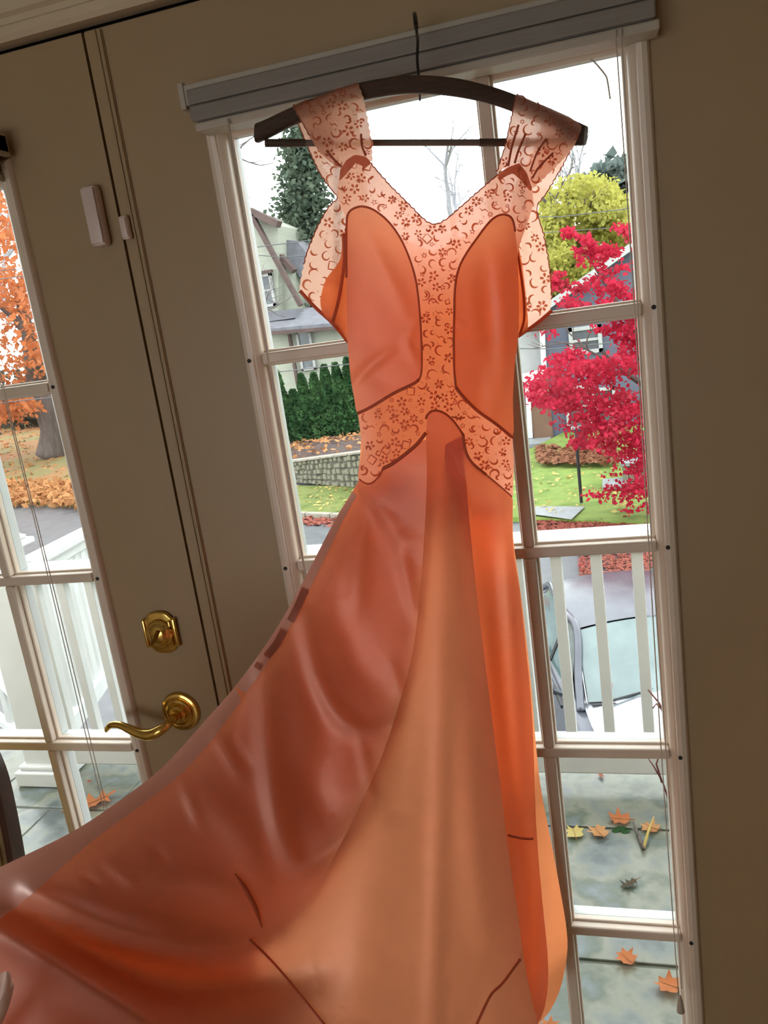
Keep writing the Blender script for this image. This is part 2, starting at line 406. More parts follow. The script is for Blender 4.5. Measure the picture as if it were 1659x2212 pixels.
hd = onto(MB().lathe([(.036, 0), (.036, .004), (.034, .007), (.030, .008), (.029, .006), (.026, .006), (.025, .010), (.021, .012), (.019, .010), (.017, .010), (.016, .016), (.0125, .019), (.011, .019), (.0105, .024)], (xc, 0, zc), (0, -1, 0), 32).build('door_handle', 'brass', smooth=35), door_1)
lp = catmull([(xc, -.020, zc), (xc-.002, -.046, zc-.002), (xc-.012, -.055, zc-.007), (xc-.032, -.056, zc-.015), (xc-.052, -.055, zc-.014), (xc-.072, -.054, zc-.006), (xc-.090, -.053, zc+.001), (xc-.106, -.052, zc+.001), (xc-.118, -.050, zc-.006), (xc-.124, -.049, zc-.014)], 5)
rr = np.interp(np.linspace(0, 1, len(lp)), [0, .12, .22, .35, .5, .65, .8, .92, 1], [.0075, .0075, .009, .0105, .0085, .0062, .0058, .0045, .002])
lv = MB().tube(lp, list(rr), 12).build('lever', 'brass', smooth=40); lv.parent = hd

# ------------------------------------------------------------------ door contact sensor
sn = empty('door_sensor', (-.205, 0, 1.745)); tag(sn, 'white plastic door contact sensor stuck beside the gap between the doors', 'sensor')
MB().box(-.0125, .0125, -.020, -.0005, 0, .086, .006).build('sensor_body', 'sensor_plastic', sn, 30)
MB().box(-.0105, .0105, -.022, -.019, .004, .082, .0014).build('sensor_cover', 'sensor_plastic', sn, 30)
mg = tag(MB().box(-.0065, .0065, -.012, -.0005, 0, .034, .003).box(-.005, .005, -.0135, -.011, .003, .031, .001).build('sensor_magnet', 'sensor_plastic', smooth=30), 'small white sensor magnet on the strip right of the door gap', 'sensor')
mg.location = (-.1605, -.0026, 1.748)

# ------------------------------------------------------------------ raised blinds on both doors
def blind(ox, sgn, label, cord_u, cord_lo):
    root = empty('raised_blind', (ox, 0, 1.85)); tag(root, label, 'blind')
    def b(nm, mat, m, smooth=None):
        m.v = [(sgn*v[0], v[1], v[2]-1.85) for v in m.v]
        if sgn < 0: m.f = [tuple(reversed(f)) for f in m.f]
        return m.build(nm, mat, root, smooth)
    b('headrail', 'blind_rail', MB().box(-.020, .592, -.044, -.0135, 1.897, 1.923, .002))
    for i in range(2):
        z0 = 1.8725+i*.0205; b('valance_slat', 'blind_grey', MB().box(-.003, .590, -.058, -.0525, z0, z0+.0195, .0022))
    for i in range(8):
        z0 = 1.8725+i*.003; b('slat', 'blind_grey', MB().box(.002, .586, -.050, -.0145, z0, z0+.0022))
    b('bottom_rail', 'blind_rail', MB().box(-.001, .594, -.054, -.0142, 1.8605, 1.8715, .0025))
    for u in (-.020, .584): b('end_bracket', 'blind_rail', MB().box(u, u+.008, -.046, -.0135, 1.893, 1.926, .001))
    for du in (0, .005):
        lo = cord_lo+du*3
        p = [(cord_u+du+.0012*math.sin(t*7+du*300), -.0585-.003*t, 1.868-(1.868-lo)*t) for t in np.linspace(0, 1, 14)]
        b('lift_cord', 'cord', MB().tube(p, .0008, 6), True)
    b('cord_tassel', 'blind_rail', MB().lathe([(.002, .03), (.004, .02), (.006, 0), (.003, -.002)], (cord_u+.0025, -.0615, cord_lo-.028), (0, 0, 1), 12), True)
    b('tilt_wand', 'cord', MB().tube([(.05 if sgn > 0 else cord_u+.05, -.0595, 1.866), (.052 if sgn > 0 else cord_u+.045, -.060, cord_lo+.7)], .0016, 6), True)
    return root, b
blind_r, _ = blind(0.0, 1, 'grey raised blind behind the hanger hook on the door with the gown', .545, .52)
blind_l, pb = blind(-.3445, -1, 'grey raised blind with rusty end cap on the door with brass lever', .052, .76)
pb('rust_patch', 'rust', MB().box(-.0045, -.0028, -.0575, -.022, 1.874, 1.893)); pb('rust_patch', 'rust', MB().box(-.004, .012, -.0592, -.0578, 1.8735, 1.886)); pb('rust_patch', 'rust', MB().box(-.010, .03, -.046, -.02, 1.9235, 1.9265, .001))

# ------------------------------------------------------------------ upholstered chair at the left
ch = empty('side_chair', (-.80, -.40, 0)); tag(ch, 'dark wooden chair with tan upholstered back standing before the left door', 'chair')
def back_outline(wd, h0, h1, r=.05):
    return [(-wd*.94, h0), (wd*.94, h0), (wd, h0+.25), (wd*1.0, h1-.16), (wd*.96, h1-.07), (wd*.84, h1-.015), (wd*.5, h1+.012), (0, h1+.02), (-wd*.5, h1+.012), (-wd*.84, h1-.015), (-wd*.96, h1-.07), (-wd, h1-.16), (-wd, h0+.25)]
def tilt(a, oy, oz): return Matrix.Translation((0, oy, oz)) @ Matrix.Rotation(a, 4, 'X') @ Matrix(((1, 0, 0, 0), (0, 0, -1, 0), (0, 1, 0, 0), (0, 0, 0, 1)))
TM = tilt(math.radians(-7), .17, .0)
outer = catmull(back_outline(.275, .44, 1.02), 5, True); inner = catmull(back_outline(.262, .465, 1.004), 5, True)
m = MB(); n = len(outer); vs = [];
for dz in (0, .028):
    for q in outer: vs.append(TM @ Vector((q[0], q[1], dz)))
    for q in inner: vs.append(TM @ Vector((q[0], q[1], dz)))
fs = []
for i in range(n):
    j = (i+1) % n; fs += [(i, j, n+j, n+i), (2*n+i, 3*n+i, 3*n+j, 2*n+j), (i, 2*n+i, 2*n+j, j), (n+i, n+j, 3*n+j, 3*n+i)]
m.add(vs, fs).build('back_frame', 'chair_wood', ch, 40)
MB().prism(inner, TM @ Matrix.Translation((0, 0, -.006)), .042, .012).build('back_upholstery', 'chair_fabric', ch, 40)
for off, dz in ((.253, .036),):
    q = catmull(back_outline(off, .472, .994), 5, True); q = np.vstack([q, q[:1]])
    MB().tube([TM @ Vector((a[0], a[1], dz)) for a in q], .0055, 8, False).build('welt', 'chair_fabric', ch, 60)
MB().box(-.255, .255, -.30, .14, .40, .475, .025).build('seat', 'chair_fabric', ch, 40)
MB().box(-.262, .262, -.305, .145, .355, .405, .006).build('seat_frame', 'chair_wood', ch, 30)
for sx in (-1, 1):
    MB().tube([(sx*.235, -.275, .37), (sx*.235, -.28, .2), (sx*.235, -.285, 0)], [.022, .018, .013], 10).build('leg', 'chair_wood', ch, 40)
    MB().tube([(sx*.235, .125, .42), (sx*.235, .125, .25), (sx*.24, .16, 0)], [.022, .020, .015], 10).build('leg', 'chair_wood', ch, 40)
part(MB().tube(catmull([at(1276, 128, -.062), at(1286, 136, -.062), at(1306, 160, -.062), at(1312, 174, -.062), at(1318, 214, -.062)], 5), .0011, 6).build('cord_knot', 'cord', smooth=True), blind_r)
# ------------------------------------------------------------------ gown cloths
cloth('satin', (1.0, 0.33, 0.14), (0.71, 0.38, 0.30), trans=0.72, gloss=0.17, grough=0.56, weave=0.15, gcol=(1.0, 0.68, 0.59))
cloth('satin_back', (1.0, 0.32, 0.12), (0.72, 0.32, 0.22), trans=0.84, gloss=0.04, grough=0.5, gcol=(1.0, 0.82, 0.78))
cloth('satin_hem', (1.0, 0.42, 0.28), (0.94, 0.52, 0.44), trans=0.42, gloss=0.36, grough=0.46, weave=0.15, gcol=(1.0, 0.76, 0.69))
cloth('lace_net', (1.0, 0.60, 0.45), (0.85, 0.50, 0.40), trans=0.88, gloss=0.02, grough=0.5, sheer=0.03)
cloth('lace_thread', (0.85, 0.28, 0.14), (0.50, 0.19, 0.12), trans=0.55, gloss=0.03, grough=0.5)
cloth('gather_and_shade', (0.80, 0.24, 0.13), (0.52, 0.20, 0.14), trans=0.50, gloss=0.05, grough=0.5)
cloth('seam_dark', (0.92, 0.23, 0.08), (0.58, 0.19, 0.09), trans=0.55, gloss=0.04, grough=0.5)

# ------------------------------------------------------------------ hanger: its plane is turned a little towards the camera at the left
def Yh(px): return -0.20+0.12*(np.asarray(px, float)-558)/707
hg = empty('clothes_hanger', tuple(at(905, 200, float(Yh(905))))); tag(hg, 'dark wooden clothes hanger with a wire hook over the grey blind', 'hanger')
top = catmull([(557, 266), (575, 259), (635, 231), (700, 205), (770, 181), (850, 166), (905, 162), (980, 168), (1060, 186), (1130, 211), (1200, 241), (1268, 272)], 6)
bot = catmull([(556, 309), (582, 297), (640, 268), (700, 245), (770, 221), (850, 206), (908, 203), (980, 209), (1050, 223), (1110, 243), (1180, 275), (1240, 312), (1263, 314)], 6)
bot = np.stack([np.interp(np.linspace(0, 1, len(top)), np.linspace(0, 1, len(bot)), bot[:, k]) for k in (0, 1)], 1)
nrm = np.array([-0.29, -0.957, 0])
m = MB(); vs = []; K = 14
for i in range(len(top)):
    a = at(top[i][0], top[i][1], float(Yh(top[i][0]))); b = at(bot[i][0], bot[i][1], float(Yh(bot[i][0]))); c = (a+b)/2; h = (a-b)/2
    for k in range(K):
        t = 2*math.pi*k/K; ex = lambda v: math.copysign(abs(v)**.6, v)
        vs.append(c+h*ex(math.cos(t))+nrm*(.0065*ex(math.sin(t))))
fs = [(i*K+k, i*K+(k+1) % K, (i+1)*K+(k+1) % K, (i+1)*K+k) for i in range(len(top)-1) for k in range(K)]+[tuple(range(K-1, -1, -1)), tuple(len(vs)-K+k for k in range(K))]
part(m.add(vs, fs).build('hanger_body', 'hanger_wood', smooth=50), hg)
pb_ = [at(x, y, float(Yh(x))) for x, y in ((572, 309), (660, 309), (800, 308.5), (1040, 308), (1180, 307), (1258, 306))]
part(MB().tube(pb_, .0037, 12).build('trouser_bar', 'hanger_bar', smooth=60), hg)
for q_ in ((pb_[0], pb_[1]), (at(1035, 308, float(Yh(1035))), pb_[-1])): part(MB().tube(q_, .0045, 12).build('bar_sleeve', 'hanger_wood', smooth=60), hg)
# the hook rises from the body, bends back over the headrail of the blind
b0 = at(907, 190, float(Yh(905))); hx = b0[0]
hk = lambda Y, z: np.array([hx-.18*(Y+.12), Y, z])
hook = [b0, b0+np.array([0, .004, .030]), b0+np.array([.001, .014, .050]), hk(-.100, 1.902), hk(-.084, 1.923), hk(-.064, 1.9325), hk(-.045, 1.931), hk(-.030, 1.9265)]
part(MB().tube(catmull(hook, 6), .0017, 10).build('hook', 'hook_wire', smooth=60), hg)
part(MB().tube(catmull(hook, 6)[-22:], .0026, 10).build('hook_sleeve', 'hook_wire', smooth=60), hg)
part(MB().tube([at(907, 204, float(Yh(905))), at(907, 218, float(Yh(905)))], .0011, 8).build('hook_pin', 'hook_wire', smooth=60), hg)

# ------------------------------------------------------------------ depth of the gown: how far each point hangs from the doors
def bulge(px, amp): return amp*np.sqrt(np.clip(1-((np.asarray(px)-930)/205.0)**2, 0, 1))
def hang_top(px): return np.interp(px, top[:, 0], top[:, 1])
def bod_front(px, py):
    t = np.clip((py-250)/150.0, 0, 1); t = t*t*(3-2*t)
    over = np.clip((py-hang_top(px)+3)/14.0, 0, 1)
    return (1-t)*(Yh(px)-.0125*np.sqrt(over))+t*(Yh(px)-.006-bulge(px, .042))
def bod_back(px, py):
    t = np.clip((py-250)/150.0, 0, 1); t = t*t*(3-2*t)
    over = np.clip((py-hang_top(px)+3)/14.0, 0, 1)
    return (1-t)*(Yh(px)+.0125*np.sqrt(over))+t*(Yh(px)+.010+bulge(px, .022))
class TPS:
    def __init__(s, ctrl):
        C = np.array(ctrl, float); s.c = C[:, :2]/1000; n = len(C)
        d = np.linalg.norm(s.c[:, None]-s.c[None], axis=2); K = s.k(d)+np.eye(n)*2e-4
        P = np.hstack([np.ones((n, 1)), s.c]); A = np.zeros((n+3, n+3)); A[:n, :n] = K; A[:n, n:] = P; A[n:, :n] = P.T
        s.w = np.linalg.solve(A, np.concatenate([C[:, 2], np.zeros(3)])); s.n = n
    @staticmethod
    def k(d): return np.where(d > 1e-9, d*d*np.log(np.maximum(d, 1e-9)), 0)
    def __call__(s, px, py):
        q = np.stack([np.ravel(px), np.ravel(py)], 1)/1000
        return s.k(np.linalg.norm(q[:, None]-s.c[None], axis=2)) @ s.w[:s.n]+s.w[s.n]+q @ s.w[s.n+1:]
ctrl = [(x, y, float(bod_front(x, y))) for x in (785, 840, 900, 960, 1020, 1080) for y in (850, 950, 1030)]
ctrl += [(775, 1040, -.17), (700, 1168, -.205), (605, 1345, -.27), (500, 1492, -.335), (350, 1658, -.42), (150, 1800, -.52), (0, 1873, -.575), (-150, 1950, -.61), (-220, 2050, -.62),
         (800, 1250, -.215), (760, 1450, -.255), (650, 1650, -.33), (500, 1860, -.42), (300, 2000, -.515), (100, 2150, -.595), (-100, 2250, -.625), (0, 2400, -.66), (300, 2400, -.58), (600, 2400, -.49),
         (560, 2050, -.405), (930, 1150, -.185), (920, 1400, -.21), (930, 1700, -.255), (900, 2000, -.315), (880, 2212, -.36), (860, 2420, -.41),
         (1010, 1120, -.150), (1045, 1400, -.165), (1085, 1720, -.195), (1130, 2060, -.235), (1163, 2212, -.255), (1205, 2420, -.285)]
tps_f = TPS(ctrl)
tps_r = TPS([(x, y, float(bod_front(x, y))) for x in (1000, 1060, 1105) for y in (960, 1040)]+[(1108, 1150, -.095), (1125, 1290, -.085), (1138, 1400, -.082), (1155, 1700, -.085), (1175, 1950, -.095), (1185, 2120, -.105),
             (1000, 1130, -.118), (1000, 1400, -.122), (1020, 1700, -.145), (1060, 2000, -.175), (1080, 2220, -.195)])
FOLDS = [  # polyline, height towards the viewer (m), half width (px)
    ([(655, 1330), (680, 1450), (730, 1545), (800, 1582), (855, 1560)], 0.0090, 20), ([(730, 1300), (765, 1420), (825, 1500)], -0.0080, 42),
    ([(862, 1180), (883, 1260), (899, 1335)], 0.0058, 15), ([(842, 1430), (864, 1500), (848, 1565)], 0.0043, 12), ([(765, 1075), (775, 1200), (765, 1330)], 0.0070, 24),
    ([(800, 1060), (850, 1150), (905, 1180)], 0.0060, 20), ([(775, 1045), (815, 1100), (860, 1130)], 0.0029, 9), ([(780, 1050), (790, 1110), (785, 1180)], 0.0029, 8),
    ([(572, 1430), (575, 1550), (588, 1700), (612, 1815), (650, 1872), (720, 1832), (800, 1735)], 0.0110, 26), ([(660, 1640), (680, 1720), (720, 1770)], -0.0090, 40), ([(650, 1380), (700, 1600), (690, 1700)], -0.0060, 34),
    ([(775, 1590), (790, 1650), (800, 1720)], 0.0036, 11),
    ([(70, 1932), (200, 1990), (350, 2032), (480, 2050), (590, 2020)], 0.0130, 30), ([(40, 1985), (250, 2085), (450, 2125), (680, 2090)], -0.0240, 55), ([(-60, 1985), (100, 2062), (250, 2160), (420, 2290)], 0.0190, 42),
    ([(395, 1690), (432, 1785)], 0.0036, 11), ([(235, 1865), (292, 1912)], 0.0036, 11), ([(330, 1828), (362, 1872)], -0.0029, 12), ([(470, 1590), (520, 1680)], 0.0036, 14), ([(180, 1895), (215, 1915)], -0.0029, 9), ([(520, 1530), (500, 1600), (540, 1660)], -0.0029, 12),
    ([(300, 1900), (420, 1900), (520, 1940)], 0.0060, 30), ([(430, 1720), (520, 1800), (560, 1900)], 0.0060, 34),
    ([(968, 940), (962, 1200), (955, 1500), (948, 1800), (930, 2300)], 0.0080, 22), ([(1010, 1500), (1020, 1750), (1040, 2000)], 0.0070, 34), ([(860, 1750), (800, 1950), (760, 2200)], 0.0080, 60), ([(905, 1300), (880, 1560), (850, 1750)], -0.0040, 24),
    ([(1000, 2250), (1060, 2100), (1120, 2000)], -0.0040, 20)]
L_CUR = catmull([(920, 940), (922, 1030), (917, 1150), (908, 1270), (893, 1400), (868, 1500), (830, 1620), (787, 1720), (735, 1825), (690, 1905), (630, 1965), (565, 2012)], 8)
R_CUR = catmull([(1000, 935), (1004, 1005), (1012, 1100), (1026, 1250), (1044, 1400), (1064, 1560), (1084, 1720), (1100, 1850), (1115, 1950), (1130, 2060), (1146, 2150), (1163, 2212), (1195, 2330), (1220, 2430)], 8)
BFOLDS = [([(755, 840), (800, 790), (840, 760)], .004, 12), ([(900, 700), (880, 740), (905, 790)], .003, 10), ([(985, 700), (1010, 705), (1040, 700)], .003, 7), ([(985, 740), (1015, 742), (1045, 735)], .003, 7), ([(1075, 560), (1090, 700), (1080, 850)], .006, 18),
          ([(1045, 520), (1050, 700), (1040, 880)], -.004, 20), ([(790, 500), (840, 600), (880, 680)], .003, 18), ([(1060, 900), (1050, 800), (1020, 640)], .003, 18), ([(770, 700), (800, 800), (860, 830)], -.003, 25)]
def resample(P, step):
    P = np.asarray(P, float); d = np.concatenate([[0], np.cumsum(np.linalg.norm(np.diff(P, axis=0), axis=1))]); n = max(2, int(d[-1]/step)+1)
    s = np.linspace(0, d[-1], n); return np.stack([np.interp(s, d, P[:, k]) for k in (0, 1)], 1)
def fold_sum(px, py, folds):
    out = np.zeros(len(px)); P = np.stack([px, py], 1)
    for pts, amp, wd in folds:
        c = resample(catmull(pts, 12), max(4, wd*.35)); D = np.sqrt((P[:, :1]-c[None, :, 0])**2+(P[:, 1:]-c[None, :, 1])**2); j = D.argmin(1); d = D.min(1); t = j/(len(c)-1)
        out += amp*np.exp(-(d/wd)**2)*np.clip(np.sin(np.pi*np.clip(t*.9+.05, 0, 1)), 0, 1)**.5
    return out
def crease(px, py, c, amp, wd):
    c = resample(c, 6); D = np.sqrt((np.ravel(px)[:, None]-c[None, :, 0])**2+(np.ravel(py)[:, None]-c[None, :, 1])**2).min(1); return amp*np.exp(-D/wd)
def Yfront(px, py):
    px = np.asarray(px, float); py = np.asarray(py, float)
    t = np.clip((py-930)/120.0, 0, 1); t = t*t*(3-2*t)
    y = (1-t)*bod_front(px, py)+t*tps_f(px, py)
    y = y-fold_sum(px, py, FOLDS)*np.clip((py-1010)/60, 0, 1)-fold_sum(px, py, BFOLDS)
    y = y-crease(px, py, L_CUR, .011, 42)*np.clip((py-930)/80, 0, 1)*np.clip((2030-py)/250, 0, 1)
    return y
def Yright(px, py):
    px = np.asarray(px, float); py = np.asarray(py, float)
    y = tps_r(px, py)
    return y-fold_sum(px, py, [([(1075, 1050), (1090, 1200), (1105, 1400), (1125, 1700)], .007, 14), ([(1030, 1200), (1075, 1600), (1120, 2000)], .006, 20), ([(1150, 1750), (1165, 1950), (1160, 2150)], .005, 12)])
def Yskirtback(px, py): return Yright(px, py)+.030
def Yleftback(px, py): return Yfront(px, py)+.022
def Ybodback(px, py): return bod_back(np.asarray(px, float), np.asarray(py, float))

gown = empty('nightgown', tuple(at(930, 700, -.14))); tag(gown, 'peach satin and lace nightgown hanging backlit from the wooden hanger', 'dress')
def lift(px, py, Yf, off=0.0):
    px = np.asarray(px, float); py = np.asarray(py, float); Y = Yf(px, py)+off
    rx = (px-829.5)/FPX; ry = (py-1106)/FPX
    r = rx[:, None]*RC[0]+ry[:, None]*RC[1]+RC[2]
    return CAM+r*((Y-CAM[1])/r[:, 1])[:, None]
def inside(poly, Q):
    x, y = Q[:, 0], Q[:, 1]; r = np.zeros(len(Q), bool); n = len(poly); j = n-1
    for i in range(n):
        xi, yi = poly[i]; xj, yj = poly[j]
        c = ((yi > y) != (yj > y)) & (x < (xj-xi)*(y-yi)/((yj-yi) if abs(yj-yi) > 1e-12 else 1e-12)+xi); r ^= c; j = i
    return r
def pdist(poly, Q):
    poly = np.asarray(poly); return np.concatenate([np.sqrt((q[:, :1]-poly[None, :, 0])**2+(q[:, 1:]-poly[None, :, 1])**2).min(1) for q in np.array_split(Q, max(1, len(Q)//2000))]) if len(Q) else np.zeros(0)
def sheet(name, poly, Yf, mat, step=10, off=0.0, parent=None):
    """a piece of cloth: outline filled with a fine mesh and hung at its depth"""
    poly = resample(np.vstack([poly, poly[:1]]), step)[:-1]
    x0, y0 = poly.min(0); x1, y1 = poly.max(0)
    g = []
    for j, y in enumerate(np.arange(y0+step*.5, y1, step*.87)):
        for x in np.arange(x0+(step*.5 if j % 2 else 0), x1, step): g.append((x, y))
    g = np.array(g); g = g[inside(poly, g)]; g = g[pdist(poly, g) > step*.6]
    allp = np.vstack([poly, g]); n = len(poly)
    vo, eo, fo, *_ = delaunay_2d_cdt([Vector(p) for p in allp], [(i, (i+1) % n) for i in range(n)], [], 1, 1e-6)
    V = np.array([(v.x, v.y) for v in vo]); W3 = lift(V[:, 0], V[:, 1], Yf, off)
    m = MB(); m.v = [tuple(p) for p in W3]; m.f = [tuple(f) for f in fo]
    return part(m.build(name, mat, smooth=True), parent or gown)
def scallop(pts, period=15, amp=3.0):
    c = resample(catmull(pts, 8), 3); d = np.arange(len(c))*3.0; t = np.gradient(c, axis=0); t /= np.linalg.norm(t, axis=1)[:, None]+1e-9
    nn = np.stack([t[:, 1], -t[:, 0]], 1); return c+nn*(np.abs(np.sin(np.pi*d/period))*amp)[:, None]
def strand(name, pts, Yf, rad, mat='seam_dark', off=-.0015, smooth=True, taper=False):
    c = resample(catmull(pts, 8) if smooth else np.array(pts, float), 7); W3 = lift(c[:, 0], c[:, 1], Yf, off)
    n = len(c); r = [rad*(min(1, .25+3*min(i, n-1-i)/n) if taper else 1) for i in range(n)]
    return part(MB().tube(W3, r, 6).build(name, mat, smooth=True), gown)

cat = lambda *a: np.vstack([np.asarray(q, float) for q in a])
# ---- outlines, in order down the gown
neck = scallop([(803, 352), (840, 395), (880, 435), (915, 470), (935, 482), (960, 474), (1000, 440), (1040, 405), (1074, 376)][::1], 15, -3)
cupL = catmull([(748, 600), (748, 520), (749, 475), (754, 458), (767, 449), (785, 446), (810, 455), (840, 480), (865, 515), (885, 560), (899, 610), (907, 680), (911, 760), (910, 805), (905, 820), (893, 829), (850, 850), (800, 880), (773, 893), (765, 860), (758, 820), (754, 780), (751, 738), (749, 670)], 4, True)
cupR = catmull([(1118, 560), (1121, 640), (1120, 720), (1112, 790), (1108, 860), (1107, 945), (1070, 915), (1033, 889), (1005, 862), (985, 840), (981, 800), (980, 740), (981, 680), (983, 620), (991, 580), (1007, 548), (1030, 515), (1055, 482), (1075, 466), (1094, 464), (1107, 474), (1113, 500)], 4, True)
g_left = [(735, 366), (748, 346), (766, 334), (790, 338), (803, 352)]
g_right = [(1074, 376), (1095, 362), (1122, 352), (1139, 375), (1150, 408)]
yoke = cat(g_left[:-1], neck, g_right[1:], catmull([(1152, 440), (1142, 475), (1122, 530), (1119, 560)], 4),
           [(1113, 500), (1107, 474), (1094, 464), (1075, 466), (1055, 482), (1030, 515), (1007, 548), (991, 580), (983, 620), (981, 680), (980, 740), (981, 800), (985, 840), (1005, 862), (1033, 889), (1070, 915), (1107, 945), (1110, 1000), (1108, 1075),
            (1080, 1050), (1050, 1025), (1020, 1000), (1006, 975), (1000, 938), (978, 908), (957, 891), (936, 887), (923, 896), (920, 940), (895, 965), (850, 1000), (827, 1012), (818, 1030), (800, 1045), (785, 1042), (772, 1030),
            (783, 970), (778, 930), (773, 893), (800, 880), (850, 850), (893, 829), (905, 820), (910, 805), (911, 760), (907, 680), (899, 610), (885, 560), (865, 515), (840, 480), (810, 455), (785, 446), (767, 449), (754, 458), (749, 475), (738, 450), (727, 420)])
sheet('lace_yoke', yoke, Yfront, 'lace_net', 8)
sheet('bodice_panel', cupL, Yfront, 'satin', 8)
sheet('bodice_panel', cupR, Yfront, 'satin', 8)
strapL = cat(scallop([(634, 226), (656, 266), (690, 325), (735, 364)], 15, -3), g_left[1:-1], scallop([(803, 352), (801, 310), (794, 262), (784, 215), (771, 178)], 15, -3), [(735, 190), (700, 203)])
strapR = cat(scallop([(1118, 203), (1106, 255), (1092, 318), (1074, 374)], 15, -3), g_right[1:-1], scallop([(1150, 406), (1198, 360), (1236, 318), (1256, 272)], 15, -3), [(1230, 252), (1180, 230), (1150, 218)])
sheet('lace_strap', strapL, Yfront, 'lace_net', 8)
sheet('lace_strap', strapR, Yfront, 'lace_net', 8)
wingL = cat([(690, 208), (644, 224)], scallop([(644, 262), (668, 320), (692, 372), (717, 408), (731, 428), (714, 445), (690, 486), (662, 555), (648, 625)], 15, -3), catmull([(648, 630), (680, 664), (720, 700), (752, 740)], 4), [(768, 640), (775, 520), (770, 420), (764, 330), (752, 250), (742, 186)])
wingR = cat([(1250, 266), (1250, 300)], scallop([(1238, 318), (1215, 362), (1182, 418), (1162, 450), (1177, 510), (1189, 580), (1193, 640), (1191, 668)], 15, -3)[:, :], catmull([(1190, 672), (1160, 699), (1117, 729)], 4), [(1098, 600), (1096, 480), (1112, 400), (1150, 330), (1170, 270), (1165, 224)])
sheet('back_lace', wingL, Ybodback, 'lace_net', 9)
sheet('back_lace', wingR, Ybodback, 'lace_net', 9)
bback = cat(catmull([(738, 505), (735, 560), (704, 604), (692, 650), (697, 678)], 5), catmull([(720, 700), (752, 740), (757, 810), (772, 890), (780, 950), (774, 1030), (780, 1052)], 5), [(850, 1062), (930, 1068), (1010, 1072), (1106, 1078)],
            catmull([(1108, 1000), (1106, 930), (1108, 850), (1112, 790), (1119, 729), (1140, 712), (1136, 640), (1126, 560), (1112, 500)], 5), [(1085, 474), (1010, 506), (935, 545), (860, 510), (790, 474)])
sheet('bodice_back', bback, lambda x, y: Ybodback(x, y)-.006, 'satin_back', 10)
# gathers where the straps meet the yoke: the lace is folded on itself
sheet('strap_gather', cat(g_left, [(790, 362), (768, 352), (748, 376), (733, 392)]), lambda x, y: Yfront(x, y)-.003, 'gather_and_shade', 6)
sheet('strap_gather', cat(g_right, [(1146, 414), (1128, 392), (1108, 374), (1078, 388)]), lambda x, y: Yfront(x, y)-.003, 'gather_and_shade', 6)

# ---- skirt
S_LEFT = catmull([(776, 1036), (755, 1072), (730, 1112), (700, 1168), (655, 1255), (605, 1345), (555, 1420), (500, 1492), (440, 1560), (350, 1658), (250, 1735), (150, 1800), (0, 1873), (-120, 1930), (-220, 1990)], 8)
S_RIGHT = catmull([(1108, 1075), (1108, 1150), (1113, 1200), (1126, 1290), (1139, 1400), (1149, 1500), (1157, 1600), (1168, 1700), (1187, 1800), (1206, 1900), (1223, 2000), (1225, 2060), (1212, 2130), (1190, 2180), (1165, 2210)], 8)
S_RFRONT = catmull([(1108, 1075), (1107, 1150), (1111, 1200), (1124, 1290), (1136, 1400), (1146, 1500), (1152, 1600), (1157, 1750), (1163, 1850), (1172, 1950), (1184, 2080), (1180, 2160), (1165, 2208)], 8)
DIV = [(600, 2090), (700, 2212), (800, 2330), (880, 2430)]
waistL = [(920, 940), (895, 965), (850, 1000), (827, 1012), (818, 1030), (800, 1045), (785, 1042)]
left = cat(S_LEFT, [(-260, 2150), (-220, 2300), (-150, 2430), (300, 2430)], [(880, 2430)], DIV[::-1][1:], L_CUR[::-1][:-1], waistL[1:])
center = cat(L_CUR, DIV, [(1050, 2430)], R_CUR[::-1], [(978, 908), (957, 891), (936, 887), (923, 896)])
sheet('skirt_panel', left, Yfront, 'satin', 11)
sheet('skirt_panel', center, Yfront, 'satin', 11)
right = cat([(1000, 940), (1006, 975), (1020, 1000), (1050, 1025), (1080, 1050)], S_RFRONT, [(1120, 2225), (1080, 2150), (1050, 2000), (1010, 1750), (985, 1500), (965, 1250), (955, 1080), (962, 960)])
sheet('skirt_panel', right, Yright, 'satin', 11)
backp = cat([(1040, 1060)], S_RIGHT, [(1130, 2230), (1095, 2150), (1060, 1950), (1030, 1700), (1008, 1500), (1000, 1250), (1000, 1100)])
sheet('skirt_back', backp, Yskirtback, 'satin_back', 12)
i0 = 2
lback = cat(S_LEFT[6:-2]+np.array([14, 6]), [(-200, 2150), (-180, 2430), (300, 2430), (860, 2430), (785, 2330), (688, 2212), (590, 2092), (556, 2016)], L_CUR[::-1][:-6], [(880, 1010)])
sheet('skirt_back', lback, Yleftback, 'satin', 13)
hem_in = catmull([(-210, 2115), (-100, 2050), (0, 1985), (75, 1926), (140, 1868), (205, 1812), (300, 1744), (370, 1690), (430, 1632), (485, 1562), (522, 1512)], 6)
hem_out = S_LEFT[S_LEFT[:, 0] < 512]
sheet('hem_band', cat(hem_out, hem_in), lambda x, y: Yfront(x, y)-.005, 'satin_hem', 9)
pk_out = S_LEFT[(S_LEFT[:, 0] > 505) & (S_LEFT[:, 0] < 762)]
tt_ = np.linspace(0, 1, len(pk_out)); pk_in = pk_out[::-1]+np.stack([10+14*tt_[::-1], 8+6*tt_[::-1]], 1)
sheet('side_facing', cat(pk_out, pk_in), lambda x, y: Yfront(x, y)-.004, 'satin_hem', 7)
for q in ([(650, 1268), (636, 1302), (618, 1338)], [(604, 1358), (588, 1388), (566, 1414)], [(552, 1430), (545, 1440)]):
    q = np.array(q, float); sheet('placket_shade', cat(q+[2, 0], q[::-1]+[17, 9]), lambda x, y: Yfront(x, y)-.006, 'gather_and_shade', 7)  # dark cloth patches stand in for shadow at the placket openings

